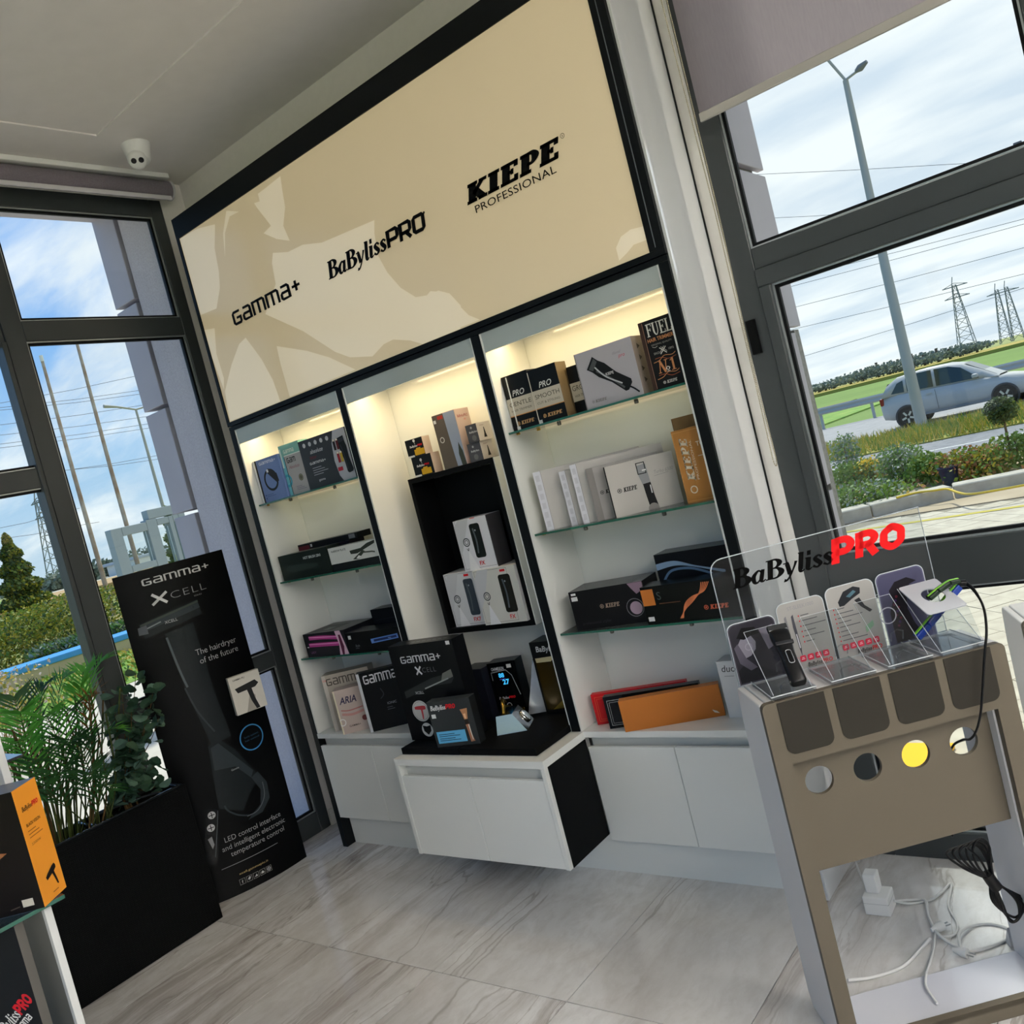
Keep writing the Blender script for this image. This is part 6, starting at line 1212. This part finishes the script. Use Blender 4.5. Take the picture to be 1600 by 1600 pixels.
# ---------------------------------------------------------------- poles, lamps, pylons, cables
GALV = mat('#a8aaa6', .55, .05, name='galvanised_steel'); RUST = noisy('#b8aea4', '#9c7c66', 2, .8, 0, 'weathered_pole')
l = thing('street_lamp', 'tall galvanised double armed street lamp on the verge in front of the car', 'street lamp', (-2.0, 22.4, -.05))
MB().tube([(0, 0, 0), (0, 0, 4.3), (.08, 0, 9.25)], [.15, .12, .07], GALV, 12).build('pole', l)
for dx_, dz_, nm in ((-.36, .78, 'arm'), (.40, .02, 'arm')): MB().tube([(.08, 0, 9.25), (.08+dx_*.92, -.2, 9.25+dz_)], .035, GALV, 8).build(nm, l)
for dx_, dz_ in ((-.36, .80), (.42, .03)): MB().tube([(.08+dx_*.8, -.2, 9.25+dz_*.97), (.08+dx_*1.1, -.25, 9.25+dz_+.02), (.08+dx_*1.55, -.3, 9.25+dz_+.08)], [.05, .10, .05], mat('#7d8184', .4), 8).build('lamp_head', l)
l = thing('street_lamp', 'distant double armed street lamp beside the facade column', 'street lamp', (-40, 23.0, 0)); MB().tube([(0, 0, 0), (0, 0, 9.6)], [.12, .06], GALV, 8).build('pole', l); MB().tube([(0, 0, 9.6), (0, -1.0, 9.85), (0, -1.7, 9.95)], [.05, .06, .10], GALV, 6).build('arm', l); MB().tube([(0, 0, 9.6), (0, .9, 9.75)], [.05, .05], GALV, 6).build('arm', l)
f = thing('flagpole', 'bare weathered flagpole with pale finial, left of two', 'flagpole', (-25, 11.45, 0)); MB().tube([(0, 0, 0), (0, 0, 5), (.0, .02, 8.8)], [.085, .07, .05], RUST, 8).build('pole', f); MB().tube([(0, .02, 8.8), (0, .02, 9.0)], .06, WPLAS, 8).build('finial', f)
f = thing('flagpole', 'bare weathered flagpole rising out of the window view, right of two', 'flagpole', (-25, 12.72, 0)); MB().tube([(0, 0, 0), (0, 0, 5), (.0, .06, 9.6)], [.085, .07, .05], RUST, 8).build('pole', f); MB().tube([(0, .06, 9.6), (0, .06, 9.8)], .08, WPLAS, 8).build('finial', f)
fl_ = thing('floodlight', 'dark floodlight head showing above the window rail', 'floodlight', (1.47, 22.2, 0)); MB().tube([(0, 0, -.05), (0, 0, 5.85)], .04, GALV, 6).build('pole', fl_); cbox('lamp_head', fl_, (-.09, .09, -.05, .05, 5.86, 6.08), mat('#5a5e68', .5), .015)
def lattice(name, label, base, H, wb_, wt, n, r, twin=0):
    t = thing(name, label, 'pylon', base); ST = mat('#868a88', .6, .2, name='pylon_steel')
    for off in ((-twin, twin) if twin else (0,)):
        mb = MB(); cor = lambda f, i: Vector((off*(1-.25*f)+(wb_*(1-f)+wt*f)*(.5 if i in (1, 2) else -.5), (wb_*(1-f)+wt*f)*(.5 if i > 1 else -.5), H*f))
        for i in range(4): mb.tube([cor(0, i), cor(1, i)], r, ST, 4)
        for k in range(n):
            f0, f1 = k/n, (k+1)/n
            for i in range(4): mb.tube([cor(f0, i), cor(f1, (i+1) % 4)], r*.6, ST, 3, cap=False); mb.tube([cor(f1, i), cor(f1, (i+1) % 4)], r*.6, ST, 3, cap=False)
        mb.tube([cor(1, 0), Vector((off*.75, 0, H*1.12))], r, ST, 4); mb.build('mast', t)
    mb = MB(); w_ = H*.16+twin*.9
    for z_ in ((.82, .98) if not twin else (.93,)): mb.tube([(-w_, 0, H*z_), (w_*1.1, 0, H*z_)], r*1.4, ST, 4); mb.tube([(-w_, 0, H*z_), (0, 0, H*(z_+.05)), (w_*1.1, 0, H*z_)], r*.8, ST, 3)
    mb.build('cross_arm', t)
lattice('pylon', 'single lattice pylon in the field behind the car roof', (-48.3, 300, 0), 21, 5.0, 1.0, 8, .14)
lattice('pylon', 'twin legged lattice pylon at the right edge of the window', (-36.3, 300, 0), 16, 3.0, .8, 7, .13, 1.7)
lattice('pylon', 'lattice pylon far behind the conifer', (-150, 65.6, -.3), 16.2, 3.2, .7, 8, .10)
WIRE = mat('#5a6068', .6)
def wires(label, lst, ax, v0, v1, r):
    for k, (a_, b_) in enumerate(lst):
        mb = MB(); p0 = Vector(at(*a_, ax, v0)); p1 = Vector(at(*b_, ax, v1)); d = p1-p0; mb.tube([p0-d*.6, p0, p0*.5+p1*.5-Vector((0, 0, .1)), p1, p1+d*.6], r, WIRE, 4); tag(mb.build('power_line'), label % ORD[k], 'cable', label.replace('%s ', '').replace(' from the top', ''))
wires('%s power line from the top behind the street lamp', [((1195, 272), (1480, 257)), ((1220, 340), (1330, 333)), ((1240, 434), (1600, 342)), ((1250, 444), (1600, 350)), ((1250, 478), (1600, 387)), ((1250, 512), (1600, 428)), ((1268, 553), (1600, 450))], 'y', 150, 150, .045)
wires('%s power line from the top behind the flagpoles', [((0, 630), (215, 587)), ((0, 637), (225, 609)), ((0, 641), (225, 615)), ((0, 664), (230, 632)), ((0, 680), (235, 650)), ((0, 694), (240, 661)), ((0, 700), (245, 667)), ((80, 738), (250, 711)), ((100, 735), (250, 717)), ((0, 825), (80, 805)), ((0, 842), (100, 825))], 'x', -70, -70, .022)
# guard rail beyond the far road
gr = thing('guard_rail', 'long steel guard rail behind the silver car', 'guard rail', (0, 32.8, 0)); mb = MB()
mb.prism([(-40, 0, .52), (-40, -.04, .58), (-40, 0, .66), (-40, -.04, .74), (-40, 0, .80), (-40, .03, .80), (-40, .03, .52)], (80, 0, 0), GALV); mb.build('rail', gr)
for i in range(28): cbox('post', gr, (-20+i*2.0-.05, -20+i*2.0+.05, .03, .12, -.08, .74), GALV)
# glass shelter outside the left window
sh = thing('glass_shelter', 'grey framed glass shelter corner standing on the walkway outside', 'shelter', (-5, 2.2, GZ)); AL = mat('#98a4a6', .35, .2, name='grey_frame')
def sbox(nm, y0, y1, z0, z1, x0=-.06, x1=.06): cbox(nm, sh, (x0, x1, y0-2.2, y1-2.2, z0-GZ, z1-GZ), AL, .006)
sbox('post', 1.80, 1.92, GZ, 2.08); sbox('post', 2.20, 2.32, GZ, 2.10); sbox('post', 2.46, 2.51, GZ, 2.09); sbox('post', 2.58, 2.66, GZ, 2.10)
sbox('top_rail', 1.921, 2.199, 1.99, 2.08); sbox('lower_rail', 1.921, 2.199, 1.60, 1.67); sbox('top_rail', 2.321, 2.459, 2.02, 2.09); sbox('roof_band', 2.24, 2.75, 2.101, 2.20); sbox('top_rail', 2.511, 2.579, 2.02, 2.09)
for y0_, y1_ in ((1.921, 2.199), (2.321, 2.459), (2.511, 2.579)): cbox('pane', sh, (-.008, .008, y0_-2.2, y1_-2.2, .06, 2.03), PANE)
# low pale building and parked vans far left
lb_ = thing('low_building', 'low pale shed with grey roof far beyond the hedge', 'building', (-110, 66, .5)); cbox('wall', lb_, (-4, 4, -10, 8, 0, 1.5), WHITEM); cbox('roof', lb_, (-4.4, 4.4, -10.4, 8.4, 1.501, 1.9), mat('#a8b0b8', .7), .1); cbox('gate', lb_, (4.0, 4.06, -2, 2, .0, 1.2), mat('#7a8490', .4))
# ---------------------------------------------------------------- silver car
def car(label, loc, rz):
    c = thing('car', label, 'car', loc, rz); SV = mat('#b2b2af', .45, 0, .5, name='silver_paint'); GLS = mat('#2c3630', .06, 0, .6, name='car_glass'); TY = mat('#151515', .8)
    # lower body: stations along x (0 = tail, 4.3 = nose): half width, bottom, belt height
    st_ = [(0.0, .62, .42, .98), (.06, .72, .34, 1.02), (.35, .83, .28, 1.04), (1.0, .87, .26, 1.00), (2.2, .88, .25, .95), (3.0, .87, .25, .93), (3.5, .85, .27, .87), (3.95, .80, .29, .76), (4.2, .66, .34, .66), (4.27, .52, .40, .58)]
    mb = MB(); vs = []
    for x, w, zb_, zt_ in st_: vs += [(x, -w*.94, zb_), (x, -w, zb_+.22), (x, -w*1.0, (zb_+zt_)/2+.05), (x, -w*.95, zt_), (x, w*.95, zt_), (x, w, (zb_+zt_)/2+.05), (x, w, zb_+.22), (x, w*.94, zb_)]
    n = 8; k = len(st_); mb.add(vs, [(i*n+j, (i+1)*n+j, (i+1)*n+(j+1) % n, i*n+(j+1) % n) for i in range(k-1) for j in range(n)], SV, True); mb.add(vs[:n], [tuple(range(n))], SV); mb.add(vs[-n:], [tuple(range(n-1, -1, -1))], SV); mb.build('body', c)
    gs = [(.10, .70, 1.01, 1.05), (.30, .72, 1.02, 1.36), (.62, .70, 1.02, 1.54), (1.3, .69, .99, 1.60), (2.0, .69, .96, 1.575), (2.45, .70, .95, 1.47), (2.95, .72, .935, 1.18), (3.35, .74, .90, .93)]
    mb = MB(); vs = []
    for x, w, z0_, z1_ in gs: vs += [(x, -w-.10, z0_), (x, -w+.02, z1_-.03), (x, -w*.72, z1_), (x, w*.72, z1_), (x, w-.02, z1_-.03), (x, w+.10, z0_)]
    n = 6; k = len(gs); mb.add(vs, [(i*n+j, (i+1)*n+j, (i+1)*n+(j+1) % n, i*n+(j+1) % n) for i in range(k-1) for j in range(n)], SV, True); mb.build('cabin', c)
    def sidew(pts, nm):
        for s_ in (-1, 1):
            def yz(x, z):
                for (xa, wa, a0, a1), (xb, wb2, b0, b1) in zip(gs, gs[1:]):
                    if xa <= x <= xb:
                        f = (x-xa)/(xb-xa); w = wa+(wb2-wa)*f; z0_ = a0+(b0-a0)*f; z1_ = a1+(b1-a1)*f; g_ = (z-z0_)/max(.01, z1_-.03-z0_); return s_*(w+.10-.12*g_+.008)
                return s_*.8
            mb = MB(); pp = [(x, yz(x, z), z) for x, z in pts]; mb.add(pp, [tuple(range(len(pp)))], GLS); mb.build(nm, c)
    sidew([(.42, 1.08), (.80, 1.06), (.80, 1.42), (.62, 1.36)], 'quarter_window'); sidew([(.88, 1.06), (1.62, 1.02), (1.62, 1.52), (1.2, 1.53), (.88, 1.46)], 'rear_door_window'); sidew([(1.70, 1.02), (2.86, .975), (2.42, 1.38), (2.1, 1.49), (1.70, 1.52)], 'front_door_window')
    mb = MB(); mb.add([(2.50, -.50, 1.475), (2.50, .50, 1.475), (3.28, .62, .965), (3.28, -.62, .965)], [(0, 3, 2, 1)], GLS); mb.build('windscreen', c)
    mb = MB(); mb.add([(.12, -.55, 1.10), (.12, .55, 1.10), (.30, .5, 1.40), (.30, -.5, 1.40)], [(0, 1, 2, 3)], GLS); mb.build('rear_window', c)
    for xw in (.78, 3.42):
        for s_ in (-1, 1):
            M_ = Matrix.Translation((xw, s_*.80, .31)) @ Matrix.Rotation(math.radians(90*s_), 4, 'X')
            mb = MB(); mb.lathe([(.19, -.11), (.29, -.11), (.315, -.09), (.315, .09), (.29, .11), (.19, .11)], TY, 24, M_); w_o = mb.build('wheel', c)
            mb = MB(); mb.lathe([(.0, -.07), (.06, -.085), (.06, -.075), (.17, -.085), (.195, -.112), (.195, -.09)], mat('#8f9294', .4, .7), 24, M_); mb.build('rim', w_o)
            for q in range(5):
                mb = MB(); mb.box(-.028, .028, .05, .185, -.112, -.09, mat('#c4c7c8', .3, .8), M_ @ Matrix.Rotation(q*2*math.pi/5, 4, 'Z')); mb.build('spoke', w_o)
            mb = MB(); mb.lathe([(.325, -.10), (.365, -.10), (.365, -.05), (.325, -.05)], mat('#3a3c3e', .7), 24, M_ @ Matrix.Translation((0, 0, .02))); mb.build('wheel_arch', c)
    for s_ in (-1, 1):
        mb = MB(); mb.box(2.70, 2.86, s_*.93-.07, s_*.93+.07, 1.0, 1.11, SV); mb.build('mirror', c, .03, 2)
        mb = MB(); mb.box(.02, .16, s_*.66-.08, s_*.66+.08, .78, 1.0, mat('#8a2020', .2)); mb.build('tail_light', c, .03, 2)
        mb = MB(); mb.box(3.92, 4.14, s_*.60-.10, s_*.60+.10, .58, .70, mat('#dfe3e6', .08)); mb.build('headlight', c, .03, 2)
        cbox('sill_trim', c, (.9, 3.1, s_*.845-.02, s_*.845+.02, .27, .34), mat('#7f8284', .4)); cbox('door_seam', c, (1.655, 1.665, s_*.884-.002, s_*.884+.002, .36, .94), mat('#55585a', .6)); cbox('door_handle', c, (1.40, 1.56, s_*.885-.006, s_*.885+.012, .84, .87), SV)
    return c
car('silver estate car driving past on the far road', (-3.22, 24.2, -.055), math.radians(-1)).scale = (.92, .92, .92)
